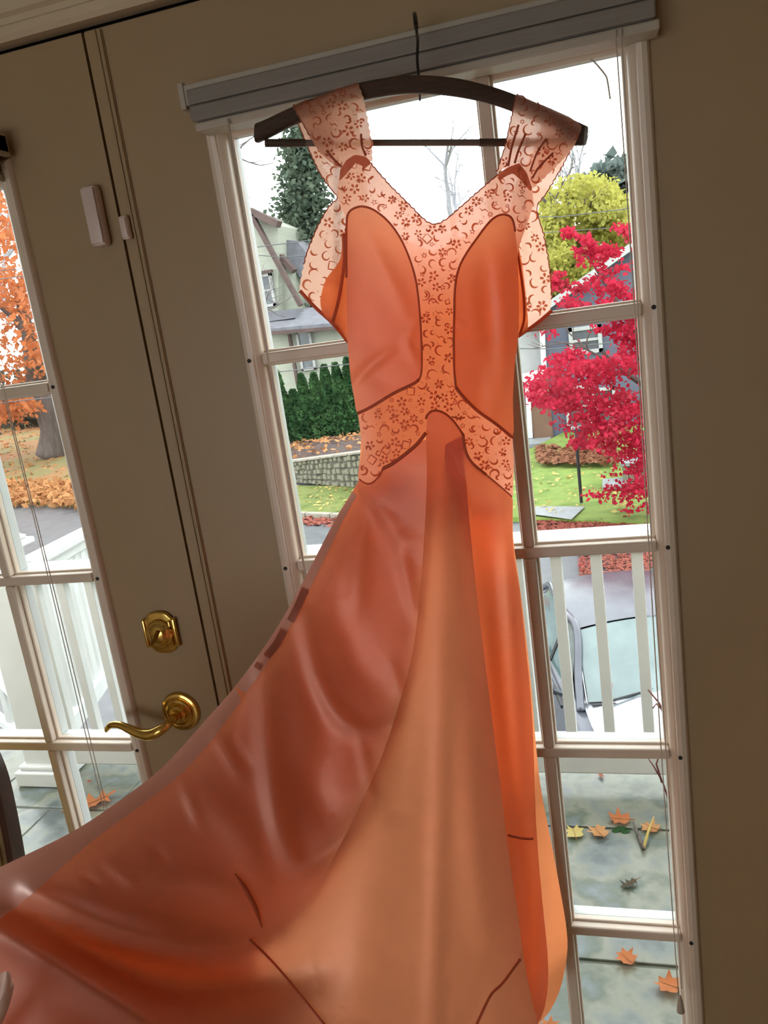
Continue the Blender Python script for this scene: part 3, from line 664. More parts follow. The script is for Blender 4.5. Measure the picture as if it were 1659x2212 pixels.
# ---- seams: coloured darker, standing in for doubled cloth against the light
SEAM = .0019
strand('seam', [(748, 600), (748, 520), (749, 475), (754, 458), (767, 449), (785, 446), (810, 455), (840, 480), (865, 515), (885, 560), (899, 610), (907, 680), (911, 760), (910, 805), (905, 820)], Yfront, 0.00119)
strand('seam', [(905, 820), (893, 829), (850, 850), (800, 880), (773, 893)], Yfront, 0.00204)
strand('seam', [(985, 840), (981, 800), (980, 740), (981, 680), (983, 620), (991, 580), (1007, 548), (1030, 515), (1055, 482), (1075, 466), (1094, 464), (1107, 474), (1113, 500)], Yfront, 0.00128)
strand('seam', [(985, 838), (1005, 862), (1033, 889), (1070, 915), (1107, 945)], Yfront, 0.00204)
strand('seam', [(920, 935), (895, 965), (850, 1000), (827, 1012)], Yfront, 0.00230); strand('seam', [(827, 1012), (818, 1030), (800, 1045), (785, 1042), (776, 1034)], Yfront, 0.00110)
strand('seam', [(920, 905), (923, 896), (936, 887), (957, 891), (978, 908), (1000, 938)], Yfront, 0.00144)
strand('seam', [(1000, 938), (1006, 975), (1020, 1000), (1050, 1025)], Yfront, 0.00178); strand('seam', [(1050, 1025), (1080, 1050), (1106, 1073)], Yfront, 0.00085)
strand('armhole_binding', [(648, 628), (680, 663), (720, 700), (752, 739)], Ybodback, .0024); strand('armhole_binding', [(1192, 671), (1160, 698), (1119, 727)], Ybodback, .0024)
strand('side_seam', [(743, 505), (744, 560), (738, 610), (730, 655), (718, 697)], Ybodback, .0022, off=-.009); strand('side_seam', [(1114, 520), (1122, 570), (1131, 640), (1132, 690), (1122, 724)], Ybodback, .0016, off=-.009)
strand('seam', [(508, 1888), (530, 1920), (552, 1962), (566, 2003)], Yfront, .0028, taper=True); strand('seam', [(540, 2030), (600, 2090), (700, 2212), (760, 2290)], Yfront, 0.00144)
strand('seam', [(1124, 2072), (1085, 2125), (1060, 2150), (1030, 2212), (1010, 2260)], Yfront, 0.00178); strand('seam', [(1098, 1804), (1128, 1811), (1152, 1812)], Yright, .0017)
strand('seam', [(976, 900), (990, 904), (1004, 902)], Yfront, 0.00102)
for c, f in ((neck, Yfront), (strapL[:26], Yfront), (strapR[:58], Yfront), (wingL[2:120], Ybodback), (wingR[2:120], Ybodback)):
    d_ = np.linalg.norm(np.diff(c, axis=0), axis=1); k_ = len(c) if (d_ < 30).all() else int(np.argmax(d_ >= 30))+1
    strand('lace_edging', c[:k_], f, .0007, 'lace_thread', -.001, smooth=False)
for q in ([(1120, 270), (1105, 320), (1098, 358)], [(1135, 290), (1120, 325), (1112, 352)], [(1180, 300), (1160, 330), (1145, 370)], [(1195, 330), (1165, 360), (1150, 385)], [(705, 325), (722, 345), (737, 360)], [(780, 290), (782, 315), (790, 336)]):
    strand('strap_pleat', q, Yfront, .0013, 'lace_thread')

# ---- embroidery on the net: flowers, curls and sprays
def flower(cx, cy, r, a0, pet=5):
    P = []; F = []
    for k in range(pet):
        a = a0+2*math.pi*k/pet; b = len(P)
        for rr_, da in ((.22, 0), (.62, .42), (1.0, .20), (1.0, -.20), (.62, -.42)): P.append((cx+math.cos(a+da)*r*rr_, cy+math.sin(a+da)*r*rr_))
        F.append(tuple(b+i for i in range(5)))
    return P, F
def ribbon(pts, wd):
    pts = np.array(pts); t = np.gradient(pts, axis=0); t /= np.linalg.norm(t, axis=1)[:, None]+1e-9; nn = np.stack([-t[:, 1], t[:, 0]], 1); n = len(pts)
    w_ = wd*np.clip(np.sin(np.linspace(.25, math.pi-.2, n)), .3, 1)[:, None]
    P = np.vstack([pts+nn*w_, pts-nn*w_]); return [tuple(p) for p in P], [(i, i+1, n+i+1, n+i) for i in range(n-1)]
def curl(cx, cy, r, a0, sweep=3.9, wd=1.7):
    t = np.linspace(0, 1, 9); a = a0+sweep*t; rr_ = r*(1-.45*t); return ribbon(np.stack([cx+np.cos(a)*rr_, cy+np.sin(a)*rr_], 1), wd)
def diamond(cx, cy, r, a0):
    pts = []
    for k in range(4):
        for t in (0, .33, .66):
            a = a0+math.pi/2*(k+t); rr_ = r*(1-.30*math.sin(math.pi*t)); pts.append((cx+math.cos(a)*rr_, cy+math.sin(a)*rr_))
    pts.append(pts[0]); return ribbon(pts, 1.6)
def embroider(poly, Yf, spacing, seed, off, fr=.33, rmul=1.0, parent=None):
    rng = random.Random(seed); poly = np.asarray(poly); x0, y0 = poly.min(0); x1, y1 = poly.max(0); got = []
    Q = np.array([(rng.uniform(x0, x1), rng.uniform(y0, y1)) for _ in range(9000)]); Q = Q[inside(poly, Q)]; Q = Q[pdist(resample(np.vstack([poly, poly[:1]]), 6), Q) > 10]
    for p in Q:
        if all((p[0]-q[0])**2+(p[1]-q[1])**2 > spacing**2 for q in got): got.append(p)
    P = []; F = []
    for p in got:
        k = rng.random(); a = rng.uniform(0, 6.28)
        if k < fr: q = flower(p[0], p[1], rng.uniform(9, 12.5)*rmul, a, rng.choice((5, 5, 6)))
        elif k < .90: q = curl(p[0], p[1], rng.uniform(9, 14.5)*rmul, a, rng.uniform(2.6, 4.4)*rng.choice((-1, 1)), rng.uniform(1.7, 2.6))
        elif k < .95: q = diamond(p[0], p[1], 12*rmul, a)
        else: q = ribbon([(p[0]-9, p[1]-4), (p[0]-3, p[1]+2), (p[0]+3, p[1]-1), (p[0]+10, p[1]+5)], 1.6)
        o = len(P); P += q[0]; F += [tuple(i+o for i in f) for f in q[1]]
        if rng.random() < .5:
            b = rng.uniform(0, 6.28); q = flower(p[0]+math.cos(b)*14, p[1]+math.sin(b)*14, 2.4, 0, 4); o = len(P); P += q[0]; F += [tuple(i+o for i in f) for f in q[1]]
    P = np.array(P); W3 = lift(P[:, 0], P[:, 1], Yf, off); m = MB(); m.v = [tuple(v) for v in W3]; m.f = F
    return tag(part(m.build('embroidery', 'lace_thread'), gown), kind='stuff')
embroider(yoke, Yfront, 21, 3, -.0010, .42, .92); embroider(yoke, Yfront, 24, 13, -.0013, .5, .5)
embroider(strapL, Yfront, 25, 5, -.0010); embroider(strapR, Yfront, 25, 6, -.0010)
embroider(wingL, Ybodback, 22, 7, -.0010, .22); embroider(wingR, Ybodback, 22, 8, -.0010, .25)
embroider(strapL, Yfront, 24, 15, -.0013, .5, .5); embroider(strapR, Yfront, 24, 16, -.0013, .5, .5)

# ------------------------------------------------------------------ the hand that holds the skirt out (only a fingertip is in view)
def skin_mat():
    m, nt, out = _mat('skin'); p = nt.nodes.new('ShaderNodeBsdfPrincipled'); n = _noise(nt, 60, 4); r = _ramp(nt, n.outputs[0], [(0.70, 0.44, 0.36), (0.80, 0.53, 0.44)])
    nt.links.new(r.outputs[0], p.inputs['Base Color']); p.inputs['Roughness'].default_value = 0.5; p.inputs['Subsurface Weight'].default_value = 0.15; p.inputs['Subsurface Radius'].default_value = (.006, .002, .001)
    nt.links.new(p.outputs[0], out.inputs[0])
skin_mat(); plain('nail', (0.88, 0.58, 0.50), 0.4, 40)
def HP(px, py, dY=0.0): return at(px, py, -.640+dY)
hand = empty('person', tuple(HP(-200, 2420))); tag(hand, 'hand reaching in from the corner, holding out the peach skirt', 'person')
J = []; E = []; Rr = []
def joint(p, r, par=None):
    J.append(tuple(p)); Rr.append(r)
    if par is not None: E.append((par, len(J)-1))
    return len(J)-1
wrist = joint(HP(-330, 2560, .02), .024)
palm = joint(HP(-235, 2440, .025), .026, wrist)
w_ = np.array(J[wrist]); e_ = np.array([-.02, -1.18, .93]); arm1 = joint(w_+(e_-w_)*.45, .030, wrist); arm2 = joint(e_, .037, arm1)
t1 = joint(HP(-130, 2370, -.030), .0135, palm); t2 = joint(HP(-48, 2270, -.036), .0108, t1); t3 = joint(HP(-2, 2170, -.024), .0100, t2); t4 = joint(HP(14, 2114, -.014), .0086, t3)
for (mx, my, L_, r_) in ((-150, 2300, 1.0, .0092), (-185, 2330, 1.05, .0093), (-220, 2365, .98, .0088), (-255, 2400, .8, .0078)):
    k1 = joint(HP(mx, my, .050), r_*1.12, palm); k2 = joint(HP(mx+75*L_, my-85*L_, .066), r_, k1); k3 = joint(HP(mx+125*L_, my-110*L_, .062), r_*.92, k2); joint(HP(mx+150*L_, my-112*L_, .052), r_*.80, k3)
me = bpy.data.meshes.new('hand'); me.from_pydata(J, E, []); me.update(); ho = bpy.data.objects.new('hand', me); COL.objects.link(ho); me.materials.append(MATS['skin'])
md = ho.modifiers.new('skin', 'SKIN'); md.use_smooth_shade = True
for i, sv in enumerate(me.skin_vertices[0].data): sv.radius = (Rr[i], Rr[i]); sv.use_root = (i == palm)
sb = ho.modifiers.new('smooth', 'SUBSURF'); sb.levels = 2; sb.render_levels = 2
part(ho, hand)
nv = []; nf = []
for j, (ny, hw) in enumerate(((2098, 9), (2105, 14), (2125, 16), (2148, 15), (2160, 10))):
    for i in range(7):
        s_ = (i-3)/3; nv.append(HP(13-(ny-2094)*.20+s_*hw, ny+abs(s_)*3, -.0195-(ny-2094)/69*.0095+.0045*s_*s_))
for j in range(4):
    for i in range(6): nf.append((j*7+i, j*7+i+1, (j+1)*7+i+1, (j+1)*7+i))
part(MB().add(nv, nf).build('thumbnail', 'nail', smooth=True), hand)
# ------------------------------------------------------------------ outdoor materials: veiling haze is lightened into the tree colours
_plain, _leafy = plain, leafy
OD = 0.74
def _sc(c): return [tuple(v*OD for v in q) for q in (c if isinstance(c[0], (tuple, list)) else [c])]
def plain(name, cols, *a, **k): return _plain(name, _sc(cols), *a, **k)
def leafy(name, cols, *a, **k): return _leafy(name, _sc(cols), *a, **k)
plain('patio_stone', [(0.07, 0.085, 0.085), (0.15, 0.17, 0.16), (0.21, 0.215, 0.165), (0.10, 0.12, 0.09), (0.16, 0.19, 0.20)], 0.26, 4.5, bump=0.25, bscale=22, lo=.34, hi=.66, bdist=.004, detail=8)
plain('patio_joint', [(0.07, 0.075, 0.06), (0.11, 0.12, 0.085)], 0.6, 20)
plain('stone_base', [(0.20, 0.20, 0.18)], 0.8, 6, bump=.4, bscale=12)
plain('asphalt', [(0.085, 0.09, 0.10), (0.14, 0.145, 0.155)], 0.45, 3, bump=.2, bscale=80)
plain('lawn_green', [(0.105, 0.15, 0.022), (0.17, 0.21, 0.04), (0.24, 0.23, 0.06)], 0.9, 2.2, bump=.6, bscale=60, lo=.3, hi=.75, bdist=.02)
plain('lawn_lush', [(0.12, 0.20, 0.025), (0.20, 0.29, 0.05), (0.26, 0.32, 0.07)], 0.9, 2.2, bump=.6, bscale=60, lo=.3, hi=.75, bdist=.02)
plain('lawn_leafy', [(0.34, 0.13, 0.045), (0.30, 0.16, 0.05), (0.20, 0.19, 0.06), (0.36, 0.15, 0.055)], 0.9, .35, bump=.6, bscale=40, lo=.3, hi=.7, bdist=.02)
plain('mulch', [(0.06, 0.035, 0.035), (0.12, 0.075, 0.06)], 0.95, 14, bump=.8, bscale=50, bdist=.02)
plain('wall_stone', [(0.17, 0.16, 0.12), (0.27, 0.26, 0.19), (0.22, 0.19, 0.13)], 0.85, 3.5, bump=.5, bscale=20, coord='Generated')
plain('mortar', (0.14, 0.13, 0.10), 0.9, 10)
plain('slate_cap', [(0.26, 0.28, 0.29), (0.33, 0.35, 0.36)], 0.4, 6)
plain('curb_stone', [(0.30, 0.27, 0.22), (0.38, 0.34, 0.28)], 0.8, 5)
plain('siding_cream', [(0.40, 0.42, 0.34), (0.46, 0.48, 0.40)], 0.7, 1, stretch=(.2, .2, 9), bump=.3, bscale=6)
plain('siding_blue', [(0.085, 0.095, 0.14), (0.12, 0.13, 0.18)], 0.7, 1, stretch=(.2, .2, 9), bump=.3, bscale=6)
plain('house_white', [(0.42, 0.43, 0.42), (0.50, 0.50, 0.49)], 0.6, 2)
plain('roof_grey', [(0.15, 0.15, 0.17), (0.22, 0.22, 0.25)], 0.8, 3, bump=.3, bscale=14)
plain('eave_brown', [(0.09, 0.055, 0.05), (0.14, 0.09, 0.08)], 0.8, 3)
plain('far_pane', [(0.07, 0.08, 0.09), (0.15, 0.17, 0.18)], 0.15, 1.5)
plain('door_brown', [(0.16, 0.085, 0.05), (0.22, 0.12, 0.07)], 0.6, 3)
plain('bark', [(0.10, 0.075, 0.065), (0.17, 0.135, 0.12)], 0.9, 6, bump=.8, bscale=18, stretch=(1, 1, .25), bdist=.03)
plain('twig', [(0.13, 0.11, 0.11), (0.2, 0.17, 0.17)], 0.9, 6)
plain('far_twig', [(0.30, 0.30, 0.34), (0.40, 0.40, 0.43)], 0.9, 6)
plain('wire', (0.12, 0.12, 0.13), 0.6, 6)
plain('post_black', (0.015, 0.015, 0.018), 0.5, 6)
plain('sign_grey', (0.09, 0.10, 0.13), 0.6, 6)
leafy('orange_leaf', [(0.60, 0.16, 0.06), (0.70, 0.26, 0.11), (0.58, 0.21, 0.12)])
leafy('red_leaf', [(0.46, 0.025, 0.06), (0.66, 0.04, 0.085), (0.54, 0.09, 0.12)])
leafy('yellow_leaf', [(0.44, 0.39, 0.08), (0.58, 0.56, 0.14), (0.40, 0.38, 0.14)])
leafy('conifer_leaf', [(0.075, 0.11, 0.085), (0.13, 0.17, 0.12), (0.18, 0.215, 0.15)], .3)  # greyed and lightened, haze put into the needle colour
leafy('cedar_leaf', [(0.03, 0.075, 0.032), (0.065, 0.15, 0.055), (0.11, 0.21, 0.08)], .3)
leafy('far_leaf', [(0.13, 0.17, 0.16), (0.20, 0.24, 0.22)], .3)  # distance haze put into the leaf colour
leafy('dull_leaf', [(0.08, 0.08, 0.06), (0.14, 0.12, 0.09)], .3)
leafy('litter_leaf', [(0.50, 0.20, 0.08), (0.62, 0.33, 0.15), (0.40, 0.13, 0.05)], .25)
leafy('brown_litter', [(0.26, 0.11, 0.07), (0.36, 0.17, 0.10), (0.20, 0.07, 0.045)], .25)
leafy('pale_leaf', [(0.60, 0.45, 0.13), (0.66, 0.55, 0.25)], .25)
leafy('red_litter', [(0.36, 0.09, 0.08), (0.44, 0.16, 0.12), (0.28, 0.08, 0.06)], .25)
plain('car_paint', [(0.10, 0.105, 0.13), (0.15, 0.155, 0.185)], 0.22, 3, metallic=.25)
plain('hood_sky_reflection', [(0.40, 0.42, 0.46), (0.46, 0.48, 0.52)], 0.14, 3, metallic=.5)  # paler than the body, sky reflection put into the hood colour
plain('car_black', (0.012, 0.012, 0.014), 0.5, 6)
plain('car_glass', [(0.10, 0.15, 0.15), (0.17, 0.24, 0.24)], 0.05, 2.5, spec=1.0)
plain('car_interior', (0.025, 0.03, 0.03), 0.7, 6)
plain('chrome', (0.6, 0.62, 0.64), 0.15, 6, metallic=1.0)
plain('tyre', (0.015, 0.015, 0.015), 0.85, 20)
plain('lamp_clear', (0.55, 0.58, 0.6), 0.1, 10)

rnd = random.Random(11)
def quads(pts, size, seed=1, flat=False, aspect=.7):
    """many small leaf blades as one mesh"""
    r = np.random.default_rng(seed); n = len(pts); pts = np.asarray(pts); u = r.normal(size=(n, 3)); v = r.normal(size=(n, 3))
    if flat: u[:, 2] *= .25; v[:, 2] *= .25
    u /= np.linalg.norm(u, axis=1)[:, None]; v -= u*(u*v).sum(1)[:, None]; v /= np.linalg.norm(v, axis=1)[:, None]
    s = (size*r.uniform(.6, 1.4, n))[:, None]
    V = np.stack([pts-u*s, pts+v*s*aspect-u*s*.1, pts+u*s, pts-v*s*aspect-u*s*.1], 1).reshape(-1, 3)
    m = MB(); m.v = [tuple(p) for p in V]; m.f = [(4*i, 4*i+1, 4*i+2, 4*i+3) for i in range(n)]; return m
def cloud(poly, n, Y0, Y1, seed, clump=0.0, nclump=60):
    r = np.random.default_rng(seed); poly = np.asarray(poly, float); x0, y0 = poly.min(0); x1, y1 = poly.max(0); out = []
    if clump:
        c = r.uniform((x0, y0), (x1, y1), (nclump*6, 2)); c = c[inside(poly, c)][:nclump]
        k = r.integers(0, len(c), n); q = c[k]+r.normal(size=(n, 2))*clump*np.array([1.25, .75]); yy = (r.uniform(Y0, Y1, len(c)))[k]+r.normal(size=n)*(Y1-Y0)*.08
    else:
        q = r.uniform((x0, y0), (x1, y1), (n*4, 2)); q = q[inside(poly, q)][:n]; yy = r.uniform(Y0, Y1, len(q))
    return np.array([at(a[0], a[1], b) for a, b in zip(q, yy)])
def branches(start, direction, length, rad, depth, seed, spread=.5, up=.15):
    """bare branching limbs as tubes"""
    r = random.Random(seed); m = MB()
    def grow(p, d, L, rr, k):
        pts = [p]; q = Vector(p); dd = Vector(d).normalized()
        for _ in range(4):
            dd = (dd+Vector((r.gauss(0, .13), r.gauss(0, .13), r.gauss(0, .10)+up*.25))).normalized(); q = q+dd*(L/4); pts.append(tuple(q))
        m.tube(pts, [rr*(1-.11*i) for i in range(5)], 5 if k < depth else 4, False)
        if k > 0:
            for j in range(r.choice((2, 3, 3))):
                i = r.choice((2, 3, 4)); nd = (dd+Vector((r.gauss(0, spread), r.gauss(0, spread), r.gauss(.1, spread)))).normalized()
                grow(pts[i], nd, L*r.uniform(.55, .8), rr*.58, k-1)
    grow(tuple(start), direction, length, rad, depth); return m
def setting(o, label, cat): return struct(o, label, cat)

# ------------------------------------------------------------------ patio outside the doors: flagstones on a raised base
PZ = -.10
pat = setting(MB().box(-4.2, 3.2, .145, 1.66, -3.2, PZ-.007).build('patio_floor', 'patio_joint'), 'wet grey flagstone patio outside the doors', 'patio')
setting(MB().box(-4.2, 3.2, .14, .16, -.2, -.02, .004).box(-4.2, 3.2, 1.66, 1.70, -3.2, PZ-.02, .01).build('patio_edge', 'stone_base'), 'stone edge along the raised patio', 'patio')
courses = [(.165, .66, [-3.5, -2.62, -1.9, -1.22, -.55, .02, .86, 1.3, 2.1, 3.2]), (.66, 1.215, [-3.3, -2.5, -1.72, -1.02, -.3, .12, .95, 1.6, 2.4, 3.2]), (1.215, 1.645, [-3.6, -2.75, -2.05, -1.44, -.7, -.1, .14, .98, 2.0, 3.2])]
for y0, y1, xs in courses:
    for x0, x1 in zip(xs[:-1], xs[1:]):
        j = rnd.uniform(-.012, .012)
        o = MB().box(x0+.003+j, x1-.003, y0+.005, y1-.005, PZ-.045, PZ+rnd.uniform(-.004, .002), .004).build('flagstone', 'patio_stone', pat)

# ------------------------------------------------------------------ white railings
def baluster(m, x, y, z0, z1, wd=.036): return m.box(x-wd/2, x+wd/2, y-wd/2, y+wd/2, z0, z1, .003)
rl = empty('porch_railing', (-1.88, 1.45, PZ)); tag(rl, 'white wooden balustrade along the far edge of the patio', 'railing')
def rp(nm, m, smooth=None): return part(m.build(nm, 'outdoor_white', smooth=smooth), rl)
rp('top_rail', MB().box(-1.82, 3.1, 1.405, 1.495, .795, .832, .010)); rp('top_rail', MB().box(-1.82, 3.1, 1.425, 1.475, .755, .796, .004))
rp('bottom_rail', MB().box(-1.82, 3.1, 1.42, 1.48, -.035, .098, .006))
xb = -1.70
bal0 = None
x_first = float(at(1303, 1400, 1.45)[0])
k = math.floor((x_first+1.74)/.1275)
for i in range(-k, 22):
    x = x_first+.1275*i
    if bal0 is None: bal0 = baluster(MB(), 0, 0, .096, .757).build('baluster', 'outdoor_white', rl); bal0.location = (x+1.88, 0, .10)
    else: inst(bal0, 'baluster', rl, (x+1.88, 0, .10))
po = rp('post', MB().box(-1.95, -1.81, 1.38, 1.52, PZ, .90, .006))
for nm, m in (('post_base', MB().box(-1.985, -1.775, 1.345, 1.555, PZ, -.035, .006).box(-1.97, -1.79, 1.36, 1.54, -.036, -.012, .008)), ('post_cap', MB().box(-1.985, -1.775, 1.345, 1.555, .90, .925, .006).box(-1.965, -1.795, 1.365, 1.535, .926, .94, .004)),
              ('post_finial', MB().add([(-1.96, 1.37, .94), (-1.80, 1.37, .94), (-1.80, 1.53, .94), (-1.96, 1.53, .94), (-1.88, 1.45, 1.0)], [(0, 1, 4), (1, 2, 4), (2, 3, 4), (3, 0, 4), (3, 2, 1, 0)]))):
    o = part(m.build(nm, 'outdoor_white'), rl); o.parent = po; o.matrix_parent_inverse = Matrix.Identity(4)
sr = empty('walkway_railing', (-1.88, 1.52, -.4)); tag(sr, 'white railing running away from the patio corner post toward the road', 'railing')
d_ = np.array([-.38, .92, -.11]); d_ /= np.linalg.norm(d_); p0 = np.array([-1.86, 1.53, .80])
def sp(nm, m): return part(m.build(nm, 'outdoor_white'), sr)
sp('top_rail', MB().bar(p0, p0+d_*3.4, .11, .045, bev=.012)); sp('top_rail', MB().bar(p0-[0, 0, .045], p0+d_*3.4-[0, 0, .045], .06, .045, bev=.004)); sp('bottom_rail', MB().bar(p0-[0, 0, .76], p0+d_*3.4-[0, 0, .76], .06, .085, bev=.006))
for i in range(1, 26):
    q = p0+d_*.128*i; sp('baluster', MB().box(q[0]-.018, q[0]+.018, q[1]-.018, q[1]+.018, q[2]-.72, q[2]-.06, .003))
q = p0+d_*3.45; sp('post', MB().box(q[0]-.06, q[0]+.06, q[1]-.06, q[1]+.06, q[2]-3.0, q[2]+.12, .006))
hr = empty('stair_handrail', tuple(at(0, 1560, 2.5))); tag(hr, 'white stair handrail beyond the patio post at far left', 'railing')
def hp(nm, m): return part(m.build(nm, 'outdoor_white'), hr)
a, b = at(-90, 1375, 2.6), at(60, 1525, 2.4); hp('top_rail', MB().bar(a, b, .07, .05, bev=.01))
a2, b2 = at(-70, 1500, 2.6), at(70, 1605, 2.4); hp('bottom_rail', MB().bar(a2, b2, .05, .05, bev=.006))
for t in (.1, .35, .6, .85):
    u = a+(b-a)*t; v = a2+(b2-a2)*t; hp('baluster', MB().bar(u, [u[0], u[1], v[2]], .035, .035, up=(0, 1, 0)))
hp('post', MB().box(b[0]-.05, b[0]+.05, b[1]-.05, b[1]+.05, -3.0, b[2]+.02, .005))

# ------------------------------------------------------------------ fallen leaves lying on the patio
def leaf_outline(kind, n=5, depth=.45, seed=0):
    r = random.Random(seed); pts = []
    if kind == 'oak':
        side = [(0, 0), (.06, .10), (.22, .16), (.10, .30), (.34, .44), (.12, .54), (.36, .76), (.10, .76), (.06, .92), (0, 1.0)]
        L_ = [(-x*r.uniform(.9, 1.15), y) for x, y in side[1:-1]][::-1]; return side+L_
    for k in range(n*2+1):
        a = math.radians(-40+260*k/(n*2)); rr_ = (.55 if k % 2 == 0 else .55*(1-depth))*r.uniform(.85, 1.12); pts.append((math.cos(a)*rr_, .45+math.sin(a)*rr_))
    return [(0.02, 0)]+pts+[(-.02, 0)]
plain('leaf_stem', (0.30, 0.12, 0.04), 0.8)
def leaf_thing(px, py, size, ang, kind, mat, label, seed, group=None, cup=.25):
    c = atz(px, py, PZ+.008); root = empty('fallen_leaf', tuple(c)); tag(root, label, 'leaf', group)
    o2 = leaf_outline(kind, seed=seed); o2 = resample(np.array(o2+o2[:1]), .06)[:-1]; n = len(o2)
    vo, eo, fo, *_ = delaunay_2d_cdt([Vector(p) for p in o2]+[Vector((0, t)) for t in (.2, .4, .6, .8)], [(i, (i+1) % n) for i in range(n)], [], 1, 1e-6)
    r = random.Random(seed); ca, sa = math.cos(ang), math.sin(ang); vs = []
    for v in vo:
        x, y = v.x*size, (v.y-.5)*size; h = (abs(v.x)**1.3*cup+.10*abs(v.y-.5)+.04*math.sin(9*v.x+5*v.y+seed))*size; vs.append((x*ca-y*sa, x*sa+y*ca, max(0, h)))
    k = len(vs); fs = [tuple(f) for f in fo]; m = MB().add(vs, fs).build('leaf_blade', mat, root, True)
    MB().tube([(-(y)*sa*size, y*ca*size, .012*size+abs(y)*.10*size+.002) for y in (-.72, -.5, -.2, .1, .3)], [size*.018, size*.016, size*.013, size*.01, size*.006], 5).build('leaf_stem', 'leaf_stem', root, True)
    return root
leaf_thing(207, 1733, .175, -.75, 'oak', 'orange_leaf', 'orange lobed oak leaf on the patio outside the door with the brass lever', 3)
leaf_thing(1350, 2068, .056, .7, 'maple', 'orange_leaf', 'curled bright orange leaf on the patio seen through the lowest pane', 5, cup=.45)
leaf_thing(1440, 2128, .068, 1.2, 'maple', 'orange_leaf', 'orange leaf by the right edge of the lowest pane, nearest the door frame', 6, cup=.5)
leaf_thing(1334, 1770, .080, 1.4, 'maple', 'orange_leaf', 'orange leaf lying along the flagstone joint beside the broken twig', 7, cup=.4)
leaf_thing(1240, 1797, .070, .2, 'maple', 'pale_leaf', 'pale yellow leaf on the flagstone joint, next to the gown', 8)
leaf_thing(1291, 1796, .070, .5, 'maple', 'litter_leaf', 'pale tan leaf between the yellow leaf and the orange leaf on the joint', 9)
leaf_thing(1402, 1786, .065, .9, 'maple', 'litter_leaf', 'small tan leaf right of the broken twig on the joint', 12)
leaf_thing(1358, 1910, .06, 2.2, 'oak', 'dull_leaf', 'small brown leaf lying in the wet middle of the patio', 13)
leaf_thing(1298, 1675, .035, .3, 'oak', 'red_litter', 'tiny dark red leaf on the flagstone below the railing', 14)
leaf_thing(1186, 2216, .05, .3, 'maple', 'orange_leaf', 'small orange leaf just below the hem of the gown', 15)
leaf_thing(193, 1688, .03, 1.3, 'oak', 'red_litter', 'tiny brown leaf on the patio behind the orange oak leaf', 16)
tw = empty('fallen_twig', tuple(atz(1390, 1820, PZ))); tag(tw, 'forked dry brown twig lying on the wet patio', 'twig')
tq = [(1390, 1834), (1380, 1805), (1368, 1775)]; part(MB().tube([atz(x, y, PZ+.012) for x, y in tq], [.006, .005, .003], 6).build('stem', 'bark', smooth=True), tw)
part(MB().tube([atz(1390, 1832, PZ+.012), atz(1400, 1797, PZ+.02), atz(1412, 1764, PZ+.03)], [.005, .004, .002], 6).build('fork', 'pale_leaf', smooth=True), tw)
part(MB().tube([atz(1384, 1815, PZ+.012), atz(1374, 1795, PZ+.016), atz(1362, 1788, PZ+.02)], [.004, .003, .002], 6).build('fork', 'bark', smooth=True), tw)
for i, q in enumerate(((1340, 1788), (1350, 1795), (1330, 1793))):
    p_ = atz(q[0], q[1], PZ+.004)
    tag(MB().add(*[(lambda P: (P, [tuple(range(len(P)))]))([tuple(p_+np.array([math.cos(t)*.014*(1+.4*math.cos(3*t)), math.sin(t)*.012, .004*math.cos(2*t)])) for t in np.linspace(0, 6.28, 14)[:-1]])][0]).build('moss_sprig', 'cedar_leaf'), ('tiny green sprig in the patio joint, leftmost but one of three', 'tiny green sprig in the patio joint, nearest the forked twig', 'tiny green sprig in the patio joint, nearest the tan leaf')[i], 'plant', 'green sprigs in the patio joint')
sh = empty('bare_shrub', tuple(at(1440, 1640, 1.58))); tag(sh, 'thin bare reddish shrub twigs in front of the railing at right', 'shrub')
plain('red_twig', (0.22, 0.07, 0.06), .8)
for q in ([(1450, 1745), (1432, 1690), (1412, 1655), (1398, 1635)], [(1430, 1690), (1418, 1650), (1425, 1630)], [(1440, 1560), (1425, 1520), (1400, 1490)], [(1432, 1535), (1418, 1520), (1410, 1530)]):
    part(MB().tube([at(x, y, 1.36) for x, y in q], [.004, .003, .0025, .0015][:len(q)], 5).build('twig', 'red_twig', smooth=True), sh)

# ------------------------------------------------------------------ ground: road, drive, lawns
GZ = -3.0
A_ = atz(80, 1092, GZ); B_ = atz(735, 1120, GZ); sdir = (B_-A_)[:2]; sdir /= np.linalg.norm(sdir); tdir = np.array([-sdir[1], sdir[0]])
if tdir[1] < 0: tdir = -tdir
T0 = float(tdir @ B_[:2])
def st(s, t, z): p = sdir*s+tdir*t; return (p[0], p[1], z)
def s_of(p): return float(sdir @ np.asarray(p)[:2])
def t_of(p): return float(tdir @ np.asarray(p)[:2])
setting(MB().add([(-70, 1.70, GZ), (60, 1.70, GZ), (60, 70, GZ), (-70, 70, GZ)], [(0, 1, 2, 3)]).build('road', 'asphalt'), 'damp grey asphalt road and drive below the patio', 'road')
def slab(name, mat, s0, s1, t0, t1, z0, z1, label, cat, zb=GZ-.2, rough=.0, nx=24, ny=12):
    m = MB(); r = np.random.default_rng(3); V = []
    for j in range(ny+1):
        for i in range(nx+1): V.append(st(s0+(s1-s0)*i/nx, t0+(t1-t0)*j/ny, z0+(z1-z0)*j/ny+(r.normal()*rough if 0 < i < nx and 0 < j < ny else 0)))
    F = [(j*(nx+1)+i, j*(nx+1)+i+1, (j+1)*(nx+1)+i+1, (j+1)*(nx+1)+i) for j in range(ny) for i in range(nx)]
    o = len(V); V += [st(s0, t0, zb), st(s1, t0, zb)]; F.append((0, o, o+1, nx)[::1])
    return setting(m.add(V, F).build(name, mat, smooth=40), label, cat)
